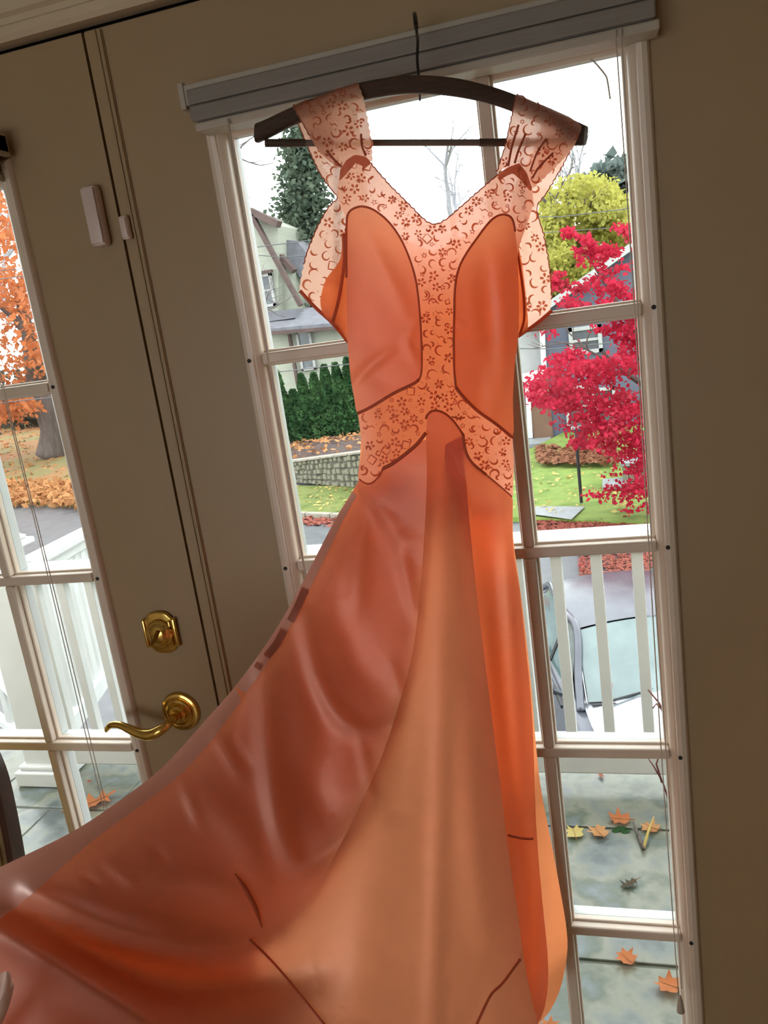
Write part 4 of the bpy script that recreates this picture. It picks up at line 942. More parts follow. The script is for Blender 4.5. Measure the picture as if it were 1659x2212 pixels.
S_SPLIT = s_of(atz(900, 1100, GZ)); S_L = s_of(atz(420, 1100, GZ))
tw0 = t_of(atz(700, 1052, GZ+.12)); 
slab('lawn_1', 'lawn_green', S_L, S_SPLIT, T0, tw0, GZ+.12, GZ+.16, 'yellow green grass strip between the curb and the stone wall', 'lawn', rough=.01)
slab('lawn_2', 'lawn_leafy', S_L-60, S_L, T0, T0+45, GZ+.10, GZ+.9, 'far lawn covered with orange leaves beyond the road', 'lawn', rough=.03, nx=40, ny=30)
slab('lawn_3', 'lawn_lush', S_SPLIT, S_SPLIT+45, T0+.3, T0+26, GZ+.10, GZ+.35, 'lush green front lawn of the blue house', 'lawn', rough=.01)
slab('ground_1', 'lawn_green', -110, 110, T0+24, T0+120, GZ+.3, GZ+1.5, 'far ground behind the houses', 'ground', rough=.05)
# curb stones
cb = setting(MB().add([st(S_L, T0-.12, GZ-.05), st(S_SPLIT+2, T0-.12, GZ-.05), st(S_SPLIT+2, T0, GZ+.02), st(S_L, T0, GZ+.02)], [(0, 1, 2, 3)]).build('curb', 'mortar'), 'low pale stone curb along the grass strip', 'curb')
s = S_L
while s < S_SPLIT+1.5:
    L_ = rnd.uniform(.7, 1.1); a, b = st(s+.02, T0-.04, GZ+.06), st(s+L_-.02, T0-.04, GZ+.06); MB().bar(a, b, .16, .16, bev=.015).build('curb_stone', 'curb_stone', cb); s += L_
# dry stone wall of the bank
ws = empty('stone_wall', st(S_L, tw0, GZ)); tag(ws, 'low rubble stone wall holding the mulched bank below the hedge', 'wall')
def wall_top(px): return np.interp(px, (640, 775, 900), (1013, 976, 945))
pA = atz(625, 1041, GZ+.14); pB = atz(905, 1066, GZ+.16)
wn_ = np.array([pB[1]-pA[1], -(pB[0]-pA[0]), 0]); wn_ /= np.linalg.norm(wn_)
if wn_[1] > 0: wn_ = -wn_
def wall_pt(u, h):
    b = pA+(pB-pA)*u; H = .62+.62*u; return np.array([b[0], b[1], b[2]+H*h])
back = -wn_
part(MB().add([wall_pt(0, 0), wall_pt(1, 0), wall_pt(1, 1), wall_pt(0, 1), wall_pt(0, 1)+back*.5, wall_pt(1, 1)+back*.5], [(0, 1, 2, 3), (3, 2, 5, 4)]).build('wall_core', 'mortar'), ws)
NU, NH = 26, 5
for j in range(NH):
    off_ = rnd.uniform(0, .5)
    for i in range(NU):
        u0 = (i+off_+rnd.uniform(-.15, .15)-.3)/NU; u1 = u0+rnd.uniform(.75, 1.05)/NU; u0 = max(0, u0); u1 = min(1, u1)
        h0 = j/NH+rnd.uniform(-.03, .02); h1 = (j+1)/NH+rnd.uniform(-.05, .03)
        if u1-u0 < .01: continue
        q = [wall_pt(u0+.003, max(0, h0)+.02), wall_pt(u1-.003, max(0, h0)+.02), wall_pt(u1-.002-rnd.uniform(0, .006), h1-.02), wall_pt(u0+.002+rnd.uniform(0, .006), h1-.02)]
        d = rnd.uniform(.03, .09); c = sum(q)/4; f_ = [c+(p-c)*.82+wn_*d for p in q]
        m = MB().add(q+f_, [(4, 5, 6, 7), (0, 1, 5, 4), (1, 2, 6, 5), (2, 3, 7, 6), (3, 0, 4, 7)]); o = part(m.build('stone', 'wall_stone'), ws)
for i in range(9):
    u0, u1 = i/9+.003, (i+1)/9-.003; a, b = wall_pt(u0, 1.0)+wn_*-.1, wall_pt(u1, 1.0)+wn_*-.1; part(MB().bar(a, b, .42, .06, bev=.01).build('cap_stone', 'curb_stone'), ws)
# mulched bank behind that wall, and the hedge on top
bank = MB(); V = []; hA, hB = at(560, 962, 26.5), at(905, 915, 27.5)
for j in range(9):
    for i in range(21):
        a = wall_pt(i/20, .97)+back*.25; b = hA+(hB-hA)*i/20; p = a+(b-a)*j/8*1.15; V.append(p+np.array([0, 0, .06*math.sin(i*2.1+j*1.3)]))
setting(bank.add(V, [(j*21+i, j*21+i+1, (j+1)*21+i+1, (j+1)*21+i) for j in range(8) for i in range(20)]).build('mulch_bank', 'mulch', smooth=True), 'dark mulched bank above the stone wall', 'bank')
setting(MB().add([tuple(hA+[-2, 0, -.2]), tuple(hB+[3, 0, -.2]), tuple(hB+[14, 22, .8]), tuple(hA+[-22, 22, .8])], [(0, 1, 2, 3)]).build('ground_2', 'lawn_green'), 'ground around the cream house behind the hedge', 'ground')
pp = []
rr2 = np.random.default_rng(5)
for _ in range(420):
    i, j = rr2.uniform(0, 1), rr2.uniform(.02, 1.05)
    if rr2.random() < .5: j = .55+.45*rr2.random()
    a = wall_pt(i, .97)+back*.25; b = hA+(hB-hA)*i; pp.append(a+(b-a)*j+np.array([0, 0, .08]))
tag(quads(pp, .10, 4, True).build('leaf_litter', 'litter_leaf'), 'tan leaves scattered over the dark mulch below the hedge', 'leaves', kind='stuff')
pp = [np.array(st(rr2.uniform(S_L, S_SPLIT), T0+rr2.uniform(-1.0, .0)**1*.7, GZ+.02+.03*rr2.random())) for _ in range(900)]
tag(quads(pp, .07, 5, True).build('leaf_litter', 'red_litter'), 'reddish leaves gathered along the curb in the gutter', 'leaves', kind='stuff')
pp = [np.array(st(S_L+(S_SPLIT-S_L)*rr2.random(), T0+.1+(tw0-T0)*rr2.random(), GZ+.17)) for _ in range(260)]
tag(quads(pp, .06, 6, True).build('leaf_litter', 'pale_leaf'), 'yellow leaves dotted over the grass strip by the curb', 'leaves', kind='stuff')
pp = [np.array(st(S_L-.0-34*rr2.random(), T0-.5+3.1*rr2.beta(1.6, 2.0), GZ+.08+.28*rr2.random())) for _ in range(9000)]
tag(quads(pp, .13, 7).build('leaf_pile', 'litter_leaf'), 'long heap of tan leaves raked to the road edge', 'leaves', kind='stuff')
pp = [np.array(st(S_L-40*rr2.random(), T0+2+22*rr2.random(), GZ+.30+.5*rr2.random()*.2)) for _ in range(4000)]
for p in pp: p[2] = GZ+.12+.8*(t_of(p)-T0)/45
tag(quads(pp, .11, 8, True).build('leaf_litter', 'litter_leaf'), 'orange leaves scattered across the far lawn', 'leaves', kind='stuff')
pp = [np.array(st(S_SPLIT+.2+9*rr2.random(), T0+.4+9*rr2.random(), GZ+.17)) for _ in range(900)]
tag(quads(pp, .055, 9, True).build('leaf_litter', 'pale_leaf'), 'small yellow leaves on the green lawn of the blue house', 'leaves', kind='stuff')
pp = [atz(x, y, GZ+.05) for x, y in zip(rr2.uniform(1150, 1460, 1500), rr2.uniform(1124, 1150, 1500))]
tag(quads(pp, .055, 10, True).build('leaf_litter', 'red_litter'), 'bright red leaves in the gutter before the green lawn', 'leaves', kind='stuff')
pp = [atz(x, y, GZ+.04) for x, y in zip(rr2.uniform(1250, 1520, 6000), rr2.uniform(1150, 1330, 6000))]
tag(quads(pp, .038, 12, True).build('leaf_litter', 'red_litter'), 'rusty red leaves covering the drive behind the parked car', 'leaves', kind='stuff')

# slate walk and stepped garden wall of the blue house
wk = setting(MB().add([tuple(atz(x, y, GZ+.14)) for x, y in ((1130, 1093), (1264, 1094), (1234, 1122), (1130, 1108))], [(0, 1, 2, 3)]).build('walk', 'slate_cap'), 'pale slate walk at the edge of the green lawn', 'path')
gw = empty('garden_wall', tuple(atz(1330, 1128, GZ))); tag(gw, 'stepped tan stone garden wall with slate caps under the red maple', 'wall')
for i, (x0, x1, yt, yb, Y) in enumerate(((1268, 1312, 1078, 1135, 17.0), (1306, 1350, 1050, 1135, 17.4), (1344, 1384, 1000, 1130, 17.8), (1378, 1440, 962, 1125, 18.2))):
    a, b = at(x0, yt, Y), at(x1, yt, Y); c = at(x0, yb, Y)
    wal = part(MB().box(a[0], b[0], Y, Y+.7, GZ-.05, a[2]-.08).build('wall_block', 'mortar'), gw)
    part(MB().box(a[0]-.05, b[0]+.05, Y-.06, Y+.76, a[2]-.08, a[2], .012).build('cap_slab', 'slate_cap'), gw)
    h = a[2]-.08-GZ; nr = max(3, int(h/.17)); nc = 3
    for r_ in range(nr):
        for c_ in range(nc):
            wv = (b[0]-a[0])/nc; x_ = a[0]+wv*c_+rnd.uniform(-.02, .02); part(MB().box(x_+.01, x_+wv-.01, Y-rnd.uniform(.03, .06), Y, GZ+h*r_/nr+.01, GZ+h*(r_+1)/nr-.01, .012).build('stone', 'wall_stone'), gw)
ps = empty('yard_post', tuple(atz(1256, 1086, GZ+.14))); tag(ps, 'thin black post with a small grey box on the green lawn', 'post')
pz = atz(1256, 1086, GZ+.14); pt = at(1247, 966, pz[1])
part(MB().tube([pz, [pz[0], pz[1], pt[2]]], .035, 8).build('post', 'post_black', smooth=40), ps); part(MB().box(pz[0]-.02, pz[0]+.22, pz[1]-.07, pz[1]+.07, pt[2], pt[2]+.36, .01).box(pz[0]-.04, pz[0]+.24, pz[1]-.09, pz[1]+.09, pt[2]+.36, pt[2]+.40, .01).build('lamp_box', 'sign_grey'), ps)
# ------------------------------------------------------------------ parked car on the drive
car = empty('parked_car', (0, 0, GZ)); tag(car, 'silver grey car with a hood coloured pale for its sky reflection parked below the balustrade', 'car')
yaw = math.radians(-76)                                   # heading: towards the patio and a little to the right
wpos = atz(1262, 1517, GZ+1.0); lx = np.array([.95, -.72])
cr, sr_ = math.cos(yaw), math.sin(yaw)
car.location = (wpos[0]-(lx[0]*cr-lx[1]*sr_), wpos[1]-(lx[0]*sr_+lx[1]*cr), GZ); car.rotation_euler = (0, 0, yaw)
def loft(secs, closed_ends=True):
    m = MB(); n = len(secs[0]); V = [p for s_ in secs for p in s_]; F = []
    for i in range(len(secs)-1):
        for k in range(n-1): F.append((i*n+k, i*n+k+1, (i+1)*n+k+1, (i+1)*n+k))
        F.append((i*n+n-1, i*n, (i+1)*n, (i+1)*n+n-1))
    if closed_ends: F += [tuple(range(n-1, -1, -1)), tuple((len(secs)-1)*n+k for k in range(n))]
    return m.add(V, F)
def bsec(x, hw, z0, z1, r=.10): return [(x, -hw+.05, z0), (x, -hw, z0+.18), (x, -hw-.01, z0+.42), (x, -hw+.03, z1-.06), (x, -hw+.10, z1), (x, 0, z1+.03), (x, hw-.10, z1), (x, hw-.03, z1-.06), (x, hw+.01, z0+.42), (x, hw, z0+.18), (x, hw-.05, z0)]
loft([bsec(-2.25, .70, .32, .86), bsec(-2.1, .83, .24, .98), bsec(-1.4, .89, .20, .97), bsec(0, .90, .20, .95), bsec(.95, .90, .20, .95), bsec(1.6, .88, .20, .86), bsec(2.05, .82, .24, .74), bsec(2.25, .66, .32, .62)]).build('body', 'car_paint', car, 40)
hood = [[(.86, -.72, .965), (.98, 0, 1.02), (.86, .72, .965)], [(1.3, -.74, .955), (1.3, 0, 1.005), (1.3, .74, .955)], [(1.75, -.70, .88), (1.75, 0, .94), (1.75, .70, .88)], [(2.08, -.60, .79), (2.12, 0, .83), (2.08, .60, .79)]]
m = MB(); V = [p for r_ in hood for p in np.array([[np.interp(t, (0, .5, 1), [q[k] for q in r_]) for k in range(3)] for t in np.linspace(0, 1, 9)])]
for i, p in enumerate(V): t = (i % 9)/8; V[i] = (p[0], p[1], p[2]+.02*math.sin(math.pi*t))
m.add(V, [(j*9+i, j*9+i+1, (j+1)*9+i+1, (j+1)*9+i) for j in range(3) for i in range(8)]).build('hood', 'hood_sky_reflection', car, True)
def gsec(x, hw, z, dz=.05): return [(x, y, z+dz*(1-(y/hw)**2)) for y in np.linspace(-hw, hw, 11)]
def gsheet(nm, rows, mat):
    m = MB(); V = [p for r_ in rows for p in r_]; n = len(rows[0]); return m.add(V, [(j*n+i, j*n+i+1, (j+1)*n+i+1, (j+1)*n+i) for j in range(len(rows)-1) for i in range(n-1)]).build(nm, mat, car, True)
gsheet('windshield', [[(.93+.10*(1-(y/.68)**2), y, .985+.02*(1-(y/.68)**2)) for y in np.linspace(-.68, .68, 11)], gsec(.60, .64, 1.19), gsec(.22, .58, 1.385)], 'car_glass')
gsheet('roof', [gsec(.22, .60, 1.40), gsec(-.2, .62, 1.445), gsec(-.8, .61, 1.44), gsec(-1.25, .57, 1.37)], 'car_paint')
gsheet('rear_window', [gsec(-1.25, .56, 1.36), gsec(-1.85, .62, 1.02)], 'car_glass')
for sx in (-1, 1):
    P = lambda x, y, z: (x, sx*y, z)
    MB().add([P(.78, .80, .965), P(-.05, .83, .965), P(-.05, .63, 1.38), P(.20, .60, 1.375)], [(0, 1, 2, 3)]).build('side_window', 'car_glass', car)
    MB().add([P(-.13, .83, .965), P(-1.55, .78, .985), P(-1.15, .60, 1.345), P(-.13, .63, 1.38)], [(0, 1, 2, 3)]).build('side_window', 'car_glass', car)
    MB().tube(catmull([P(1.02, .77, .955), P(.72, .71, 1.13), P(.25, .60, 1.405), P(-.2, .63, 1.435), P(-.8, .62, 1.43), P(-1.25, .60, 1.36), P(-1.9, .72, .99)], 6), .038, 8).build('pillar', 'car_paint', car, True)
    MB().tube(catmull([P(.97, .70, .985), P(.62, .655, 1.185), P(.24, .585, 1.39)], 6), .008, 6).build('glass_trim', 'chrome', car, True)
    MB().bar(P(-.09, .83, .965), P(-.09, .63, 1.38), .07, .02).build('door_pillar', 'car_black', car)
    MB().lathe([(.001, -.10), (.05, -.09), (.072, -.04), (.075, .03), (.06, .07), (.001, .075)], P(.62, 1.0, 1.02), (.2, 1, 0), 14).bar(P(.65, .86, .95), P(.62, .98, 1.0), .05, .04).build('mirror', 'car_paint', car, 40)
    MB().tube(catmull([P(1.92, .80, .70), P(2.06, .70, .70), P(2.17, .55, .66)], 4), [.03, .06, .07, .07, .075, .07, .07, .05, .02][:9], 10).build('headlight', 'lamp_clear', car, True)
    MB().bar(P(.9, .915, .955), P(-1.6, .90, .965), .02, .03).build('belt_trim', 'car_black', car)
    for x in (1.40, -1.35):
        t_ = MB().lathe([(.20, -.10), (.30, -.10), (.325, -.06), (.325, .06), (.30, .10), (.20, .10)], P(x, .80, .325), (0, 1, 0), 24).build('wheel', 'tyre', car, 40)
        r_ = MB().lathe([(.19, .0), (.2, .105), (.17, .095), (.05, .085), (.02, .10)], P(x, .80, .325), (0, sx, 0), 20).build('rim', 'chrome', car, 40); r_.parent = t_
MB().add([(1.0, -.66, .985), (1.12, 0, 1.012), (1.0, .66, .985), (.88, .66, .975), (.98, 0, 1.0), (.88, -.66, .975)], [(0, 1, 4, 5), (1, 2, 3, 4)]).build('wiper_cowl', 'car_black', car)
for y0 in (-.5, .1): MB().tube([(1.02, y0, 1.02), (.93, y0+.45, 1.045)], .010, 6).build('wiper', 'car_black', car)
MB().box(2.18, 2.30, -.5, .5, .36, .56, .03).build('grille', 'car_black', car); MB().box(-2.30, -2.1, -.78, .78, .34, .55, .05).build('rear_bumper', 'car_paint', car)
MB().box(.855, .865, -.50, -.44, 1.075, 1.115).build('sticker', 'orange_leaf', car)

# ------------------------------------------------------------------ houses
def ppoly(pts, Y, d): 
    m = MB(); f = [at(x, y, Y) for x, y in pts]; n = len(f); b = [p+np.array([0, d, 0]) for p in f]
    return m.add(f+b, [tuple(range(n))[::-1], tuple(range(n, 2*n))]+[(i, (i+1) % n, n+(i+1) % n, n+i) for i in range(n)])
def pbox(x0, y0, x1, y1, Y, d):
    xm, ym = (x0+x1)/2, (y0+y1)/2; a, b = at(x0, ym, Y)[0], at(x1, ym, Y)[0]; z1, z0 = at(xm, y0, Y)[2], at(xm, y1, Y)[2]; return (a, b, Y-d, Y, z0, z1)
def window(root, x0, y0, x1, y1, Y, mat='house_white', cross=True):
    a, b, _, _, z0, z1 = pbox(x0, y0, x1, y1, Y, 0); fw = .07*(b-a)+.05
    m = MB().box(a, a+fw, Y-.10, Y+.05, z0, z1).box(b-fw, b, Y-.10, Y+.05, z0, z1).box(a, b, Y-.10, Y+.05, z0, z0+fw).box(a, b, Y-.10, Y+.05, z1-fw, z1)
    if cross: m.box(a, b, Y-.08, Y+.02, (z0+z1)/2-.04, (z0+z1)/2+.04)
    w_ = part(m.build('window', mat), root)
    for q0, q1 in (((z0+fw, (z0+z1)/2-.04), ((z0+z1)/2+.04, z1-fw)) if cross else ((z0+fw, z1-fw),)):
        p_ = part(MB().box(a+fw, b-fw, Y-.03, Y+.02, q0, q1).build('pane', 'far_pane'), root); p_.parent = w_; p_.matrix_parent_inverse = w_.matrix_parent_inverse.copy()
        p_.matrix_parent_inverse = Matrix.Identity(4)
hl = empty('cream_house', tuple(at(600, 860, 31.5))); tag(hl, 'cream clapboard house with brown eaves behind the evergreen hedge', 'house')
def hlp(nm, m, mat): return part(m.build(nm, mat), hl)
hlp('wall', ppoly([(380, 420), (545, 462), (600, 487), (602, 760), (380, 760)], 32.0, 6), 'siding_cream'); hlp('wall', ppoly([(555, 505), (575, 520), (632, 585), (640, 760), (555, 760)], 32.6, 6), 'siding_cream')
hlp('wall', ppoly([(430, 725), (585, 712), (800, 695), (800, 960), (430, 960)], 30.6, 6), 'siding_cream')
hlp('eave', MB().bar(at(400, 395, 31.7), at(546, 458, 31.7), .5, .22), 'eave_brown'); hlp('eave', MB().bar(at(540, 455, 31.7), at(603, 485, 31.7), .5, .26), 'eave_brown')
hlp('rake_board', MB().bar(at(543, 462, 31.6), at(650, 660, 31.6), .30, .16), 'eave_brown'); hlp('rake_board', MB().bar(at(570, 515, 32.4), at(636, 586, 32.4), .45, .2), 'eave_brown')
hlp('roof', ppoly([(575, 515), (640, 588), (648, 600), (700, 590), (640, 520)], 33.0, 5), 'roof_grey')
hlp('porch_roof', MB().add([at(560, 712, 30.0), at(800, 690, 30.0), at(800, 652, 31.9), at(560, 675, 31.9), at(560, 722, 30.0), at(800, 700, 30.0)], [(0, 1, 2, 3), (4, 5, 1, 0), (4, 0, 3), (5, 2, 1)]), 'roof_grey')
hlp('chimney_base', MB().box(*pbox(585, 672, 650, 690, 31.5, .8)), 'roof_grey'); hlp('gutter', MB().bar(at(580, 720, 29.9), at(800, 703, 29.9), .16, .14), 'eave_brown'); hlp('downpipe', MB().bar(at(625, 722, 30.4), at(643, 830, 30.4), .12, .12, up=(0, 1, 0)), 'eave_brown')
hlp('lintel', MB().box(*pbox(552, 585, 590, 591, 31.9, .2)), 'eave_brown')
window(hl, 553, 592, 592, 664, 31.9); window(hl, 646, 714, 678, 800, 30.5)
hr_ = empty('blue_house', tuple(at(1300, 960, 26))); tag(hr_, 'slate blue clapboard house with white trim behind the red maple', 'house')
def hrp(nm, m, mat): return part(m.build(nm, mat), hr_)
HY = 25.5
hrp('wall', ppoly([(1171, 676), (1500, 442), (1500, 985), (1174, 985)], HY, 8), 'siding_blue')
hrp('rake_board', MB().bar(at(1120, 706, HY-.25), at(1500, 436, HY-.25), .5, .20), 'house_white')
hrp('roof', MB().add([at(1118, 700, HY-.5), at(1500, 428, HY-.5), at(1500, 428, HY-.5)+[0, 9, 0], at(1118, 700, HY-.5)+[0, 9, 0]], [(0, 1, 2, 3)]), 'roof_grey')
hrp('wing_wall', ppoly([(1080, 700), (1172, 690), (1174, 808), (1080, 820)], HY+.3, 5), 'house_white'); hrp('corner_board', MB().bar(at(1170, 690, HY-.1), at(1176, 812, HY-.1), .16, .14, up=(0, 1, 0)), 'outdoor_white'); hrp('wing_sill', MB().bar(at(1090, 826, HY-.15), at(1176, 806, HY-.15), .3, .26), 'outdoor_white')
hrp('wing_base', ppoly([(1080, 822), (1146, 816), (1150, 985), (1080, 985)], HY+.3, 5), 'siding_blue')
hrp('entry_door', MB().box(*pbox(1147, 812, 1190, 946, HY, .12)), 'door_brown'); hrp('door_casing', MB().bar(at(1139, 826, HY-.1), at(1146, 946, HY-.1), .16, .12, up=(0, 1, 0)), 'outdoor_white'); hrp('door_step', MB().box(*pbox(1136, 946, 1192, 962, HY-.2, 1.0)), 'slate_cap')
window(hr_, 1229, 704, 1301, 764, HY); window(hr_, 1222, 832, 1278, 926, HY); window(hr_, 1282, 836, 1332, 926, HY); window(hr_, 1392, 690, 1450, 760, HY)
# planting bed of dry leaves at the foot of that house
pp = [atz(x, y, GZ+.30) for x, y in zip(rr2.uniform(1160, 1330, 700), rr2.uniform(962, 998, 700))]
tag(quads(pp, .12, 21, True).build('leaf_litter', 'brown_litter'), 'rust brown leaves along the foot of the blue house', 'leaves', kind='stuff')

# ------------------------------------------------------------------ trees
def tree(name, label, cat, base, foliage, mat, size, seed, trunk=None, limb=None, group=None, bark='bark'):
    t = empty(name, tuple(base)); tag(t, label, cat, group)
    if trunk is not None: part(MB().tube(catmull(trunk[0], 4), list(np.interp(np.linspace(0, 1, (len(trunk[0])-1)*4+1), np.linspace(0, 1, len(trunk[1])), trunk[1])), 10).build('trunk', bark, smooth=True), t)
    if limb is not None: part(limb.build('branches', bark), t)['kind'] = 'stuff'
    if foliage is not None: part(quads(foliage, size, seed).build('foliage', mat), t)['kind'] = 'stuff'
    return t
# orange tree on the far lawn at left
tb = atz(110, 975, GZ+.5); tYY = tb[1]
tree('orange_tree', 'orange autumn tree with a thick trunk on the leafy far lawn', 'tree', tb, np.vstack([cloud([(-420, 180), (-100, 300), (30, 420), (110, 600), (130, 720), (120, 830), (60, 850), (-20, 840), (-420, 860)], 15000, tYY-5, tYY+6, 31, 26, 190), cloud([(-200, 820), (40, 840), (70, 880), (30, 905), (-200, 900)], 1500, tYY-4, tYY+4, 32, 14, 20)]), 'orange_leaf', .15, 33,
     ([tb-[0, 0, .2], at(112, 930, tYY), at(98, 880, tYY), at(80, 820, tYY), at(62, 730, tYY-1), at(45, 640, tYY-1), at(55, 590, tYY-1)], [.75, .52, .55, .50, .30, .22, .10]), branches(at(62, 735, tYY), (-.2, 0, 1), 4.5, .22, 3, 5))
for i, (x, y, Yt, r_) in enumerate(((-30, 900, 52, 4.5), (60, 905, 58, 5.0), (140, 900, 50, 4.0))):
    b_ = at(x, y+50, Yt); r = np.random.default_rng(40+i); q = r.normal(size=(1100, 3))*np.array([r_*.5, r_*.4, 1.6])+np.array([b_[0], b_[1], b_[2]+2.0])
    tree('distant_bush', ('grey green bush at the far left edge, behind the leafy lawn', 'grey green bush behind the orange tree, left of its trunk', 'grey green bush behind the orange tree, right of its trunk')[i], 'bush', b_, q, 'dull_leaf', .35, 50+i, ([b_-[0, 0, 1.0], b_+[0, 0, 1], b_+[.2, 0, 2.5]], [.2, .15, .05]))
# tall conifer behind the cream house
cY = 36.0; cb_ = at(668, 800, cY)
r = np.random.default_rng(61); q = []
for _ in range(20000):
    h = r.random()**.9; yy = 215+(560)*h; wdt = 12+78*h**.75; px = 648+22*h+r.normal()*wdt*.52; 
    if r.random() < .62 or math.sin(yy*.11+px*.07) > -.1: q.append(at(px, yy+abs(px-650-20*h)*.18, cY+r.normal()*wdt*.012))
tree('tall_conifer', 'tall dark green conifer behind the cream house', 'tree', cb_, np.array(q), 'conifer_leaf', .13, 62, ([cb_, at(662, 600, cY), at(652, 400, cY), at(648, 220, cY)], [.35, .28, .18, .05]))
tree('yellow_sapling', 'small yellow leaved shrub peeping between cream house and conifer', 'shrub', at(610, 640, 33.8), cloud([(596, 515), (615, 515), (618, 545), (600, 550)], 160, 33.5, 34.2, 64), 'yellow_leaf', .16, 65, ([at(612, 640, 33.8), at(608, 560, 33.8), at(606, 525, 33.8)], [.05, .04, .02]))
# arborvitae hedge
hedge = [(617, 800, 952, 'leftmost and narrowest arborvitae of the dark green hedge'), (645, 842, 950, 'low arborvitae in the dip of the hedge, second from left'), (668, 808, 948, 'third arborvitae of the hedge from its left end'), (694, 806, 945, 'fourth arborvitae of the hedge from its left end'), (718, 788, 942, 'fifth arborvitae of the hedge from its left end'), (742, 784, 938, 'tall arborvitae of the hedge next to the gown edge'), (768, 772, 936, 'arborvitae of the hedge half hidden by the gown'), (800, 770, 932, 'arborvitae of the hedge wholly behind the gown waist')]
for i, (x, yt, yb, lab) in enumerate(hedge[:7]):
    Yb = 26.2+.04*i; b_ = at(x+4, yb, Yb); H = at(x, yt, Yb)[2]-b_[2]; r = np.random.default_rng(70+i); n = 2600; h = r.random(n)**.85; rad = .40*(np.clip(1.02-h, 0, 1)**.55)*(.75+.25*np.sin(np.pi*np.clip(h*1.2+.1, 0, 1)))+.02; a = r.uniform(0, 2*np.pi, n)
    lump = 1+.16*np.sin(a*5+h*9+i)+.1*np.sin(h*38+a*2); rr_ = rad*lump*r.uniform(.6, 1, n)**.5
    q = np.stack([b_[0]+np.cos(a)*rr_*1.02, b_[1]+np.sin(a)*rr_, b_[2]+.02+h*H], 1)
    tree('arborvitae', lab, 'hedge shrub', b_, q, 'cedar_leaf', .085, 80+i, ([b_-[0, 0, .5], b_+[0, 0, .3], b_+[0, 0, H*.8]], [.06, .05, .02]), group='evergreen hedge above the stone wall')
# yellow tree, distant tree, bare trees
yb_ = at(1280, 760, 40)
tree('yellow_tree', 'rounded yellow green tree rising behind the blue house', 'tree', yb_, np.vstack([cloud([(1140, 470), (1170, 425), (1210, 400), (1260, 385), (1310, 400), (1335, 430), (1345, 480), (1400, 470), (1420, 560), (1390, 620), (1300, 640), (1200, 660), (1130, 640)], 17000, 37, 43, 91, 13, 130)]), 'yellow_leaf', .125, 92, ([yb_-[0, 0, 3], at(1275, 640, 40), at(1270, 520, 40), at(1265, 430, 40)], [.35, .3, .2, .06]), branches(at(1270, 600, 40), (0, 0, 1), 2.6, .14, 3, 17))
tree('olive_tree', 'dull olive tree between the yellow tree and the white gable trim', 'tree', at(1200, 760, 36), cloud([(1150, 560), (1250, 540), (1290, 590), (1230, 660), (1150, 700)], 3200, 34.5, 37, 93, 14, 34), 'yellow_leaf', .12, 94, ([at(1200, 800, 36), at(1200, 640, 36), at(1205, 560, 36)], [.2, .15, .05]))
tree('hazy_tree', 'blue green tree coloured hazy, far behind the yellow tree', 'tree', at(1345, 720, 62), cloud([(1275, 400), (1300, 372), (1345, 355), (1400, 372), (1430, 430), (1400, 520), (1300, 510)], 1800, 60, 65, 95, 16, 40), 'far_leaf', .5, 96, ([at(1345, 740, 62), at(1345, 500, 62), at(1345, 400, 62)], [.4, .3, .1]), bark='far_twig')
def bare(px, py, Y, h, rad, lab, seed, mat='far_twig', spread=.5, depth=4):
    b_ = at(px, py, Y); tree('bare_tree', lab, 'tree', b_, None, mat, 1, seed, None, branches(b_, (0, 0, 1), h, rad, depth, seed, spread), bark=mat)
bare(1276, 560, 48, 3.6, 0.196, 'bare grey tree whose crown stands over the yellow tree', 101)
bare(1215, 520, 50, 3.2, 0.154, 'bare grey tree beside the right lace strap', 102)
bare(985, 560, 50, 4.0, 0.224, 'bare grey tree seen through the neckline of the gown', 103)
bare(520, 640, 40, 4.6, 0.224, 'bare tree with thin limbs left of the tall conifer', 104, 'twig')
bare(590, 800, 27.3, 1.9, 0.084, 'small bare tree in front of the cream house window', 105, 'twig', .6)
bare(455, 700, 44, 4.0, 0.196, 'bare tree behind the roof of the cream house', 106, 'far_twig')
bare(20, 700, 60, 7.5, 0.350, 'tall bare grey tree behind the orange tree', 107, 'far_twig')
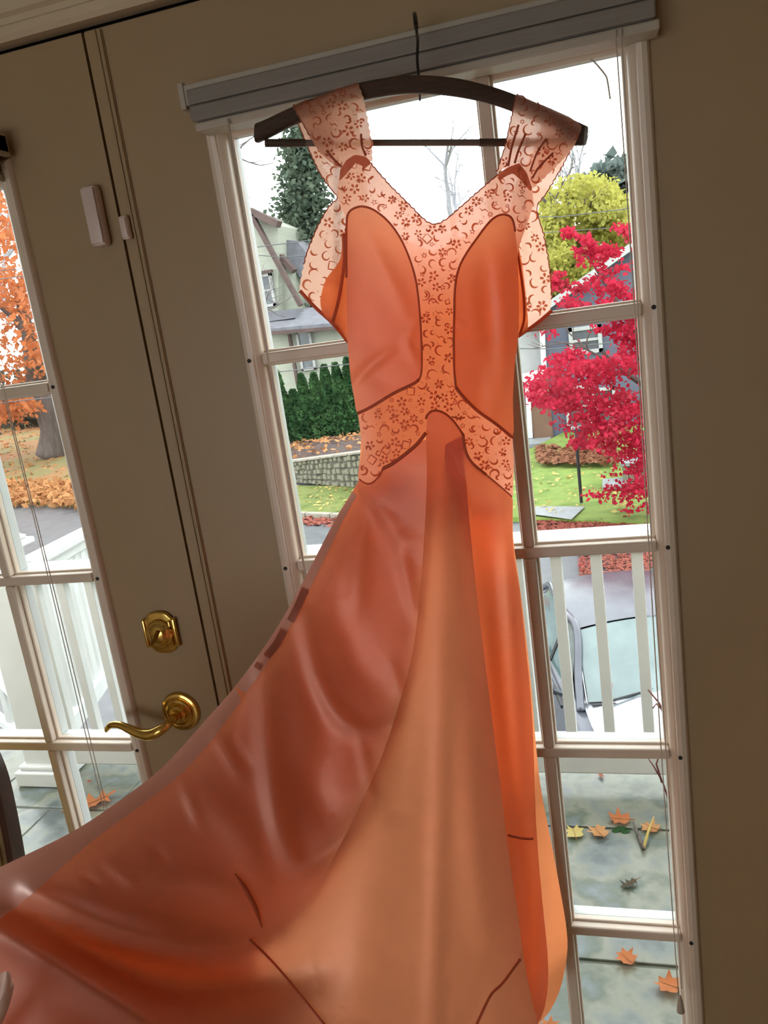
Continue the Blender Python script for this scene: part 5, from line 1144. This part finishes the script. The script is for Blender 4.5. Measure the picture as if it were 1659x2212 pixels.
# Japanese maple on the near side of the lawn
mb = atz(1420, 1125, GZ); mY = 15.0
main = [(1132, 845), (1180, 800), (1235, 745), (1290, 770), (1345, 740), (1375, 690), (1440, 660), (1460, 1020), (1395, 1060), (1350, 1010), (1300, 975), (1262, 960), (1235, 900), (1195, 885), (1150, 880)]
fo = [cloud(main, 9500, 13.6, 16.4, 111, 9, 270), cloud([(1262, 1060), (1300, 1035), (1350, 1010), (1450, 1000), (1460, 1130), (1400, 1125), (1330, 1080), (1285, 1090)], 900, 13.6, 15.6, 112, 9, 30),
      cloud([(1210, 495), (1240, 490), (1250, 512), (1215, 518)], 110, 14.4, 15, 113), cloud([(1255, 510), (1275, 505), (1290, 530), (1335, 525), (1340, 545), (1290, 580), (1255, 575), (1240, 545)], 620, 14.4, 15.4, 114, 6, 40), cloud([(1190, 590), (1225, 588), (1235, 615), (1200, 640)], 200, 14.4, 15, 115, 6, 14),
      cloud([(1195, 650), (1290, 595), (1340, 575), (1380, 580), (1385, 650), (1320, 665), (1200, 668)], 900, 14, 15.4, 116, 8, 34), cloud([(1120, 700), (1180, 695), (1200, 720), (1130, 725)], 120, 14, 15, 117, 7, 10), cloud([(1270, 690), (1400, 670), (1400, 730), (1290, 735)], 500, 14, 15, 118, 8, 24), cloud([(1200, 890), (1260, 900), (1300, 1000), (1240, 980)], 260, 14, 15, 119, 8, 20), cloud([(1335, 490), (1400, 470), (1420, 640), (1350, 620)], 420, 14, 15, 120, 8, 20)]
tree('red_maple', 'bright crimson maple in front of the blue house', 'tree', mb, np.vstack(fo), 'red_leaf', .047, 121, ([mb-[0, 0, .3], at(1440, 1040, mY), at(1425, 930, mY), at(1400, 800, mY), at(1360, 700, mY), at(1300, 600, mY), at(1260, 540, mY)], [.14, .12, .10, .08, .05, .03, .012]), branches(at(1410, 850, mY), (-.75, 0, .45), 1.3, .05, 4, 23, .6))
# overhead wires
for i, (a, b, Y, lab) in enumerate((((1080, 468), (1480, 418), 24, 'overhead wire crossing in front of the yellow tree'), ((520, 548), (780, 530), 27, 'overhead wire crossing in front of the cream house gable'), ((1060, 752), (1480, 705), 22, 'thin wire crossing before the upper window of the blue house'))):
    pa, pb2 = at(a[0], a[1], Y), at(b[0], b[1], Y+1); d = pb2-pa
    tag(MB().tube([pa+d*t+np.array([0, 0, -.25*math.sin(math.pi*min(1, max(0, t)))]) for t in np.linspace(-3, 4, 22)], .014, 5).build('overhead_wire', 'wire', smooth=True), lab, 'wire')
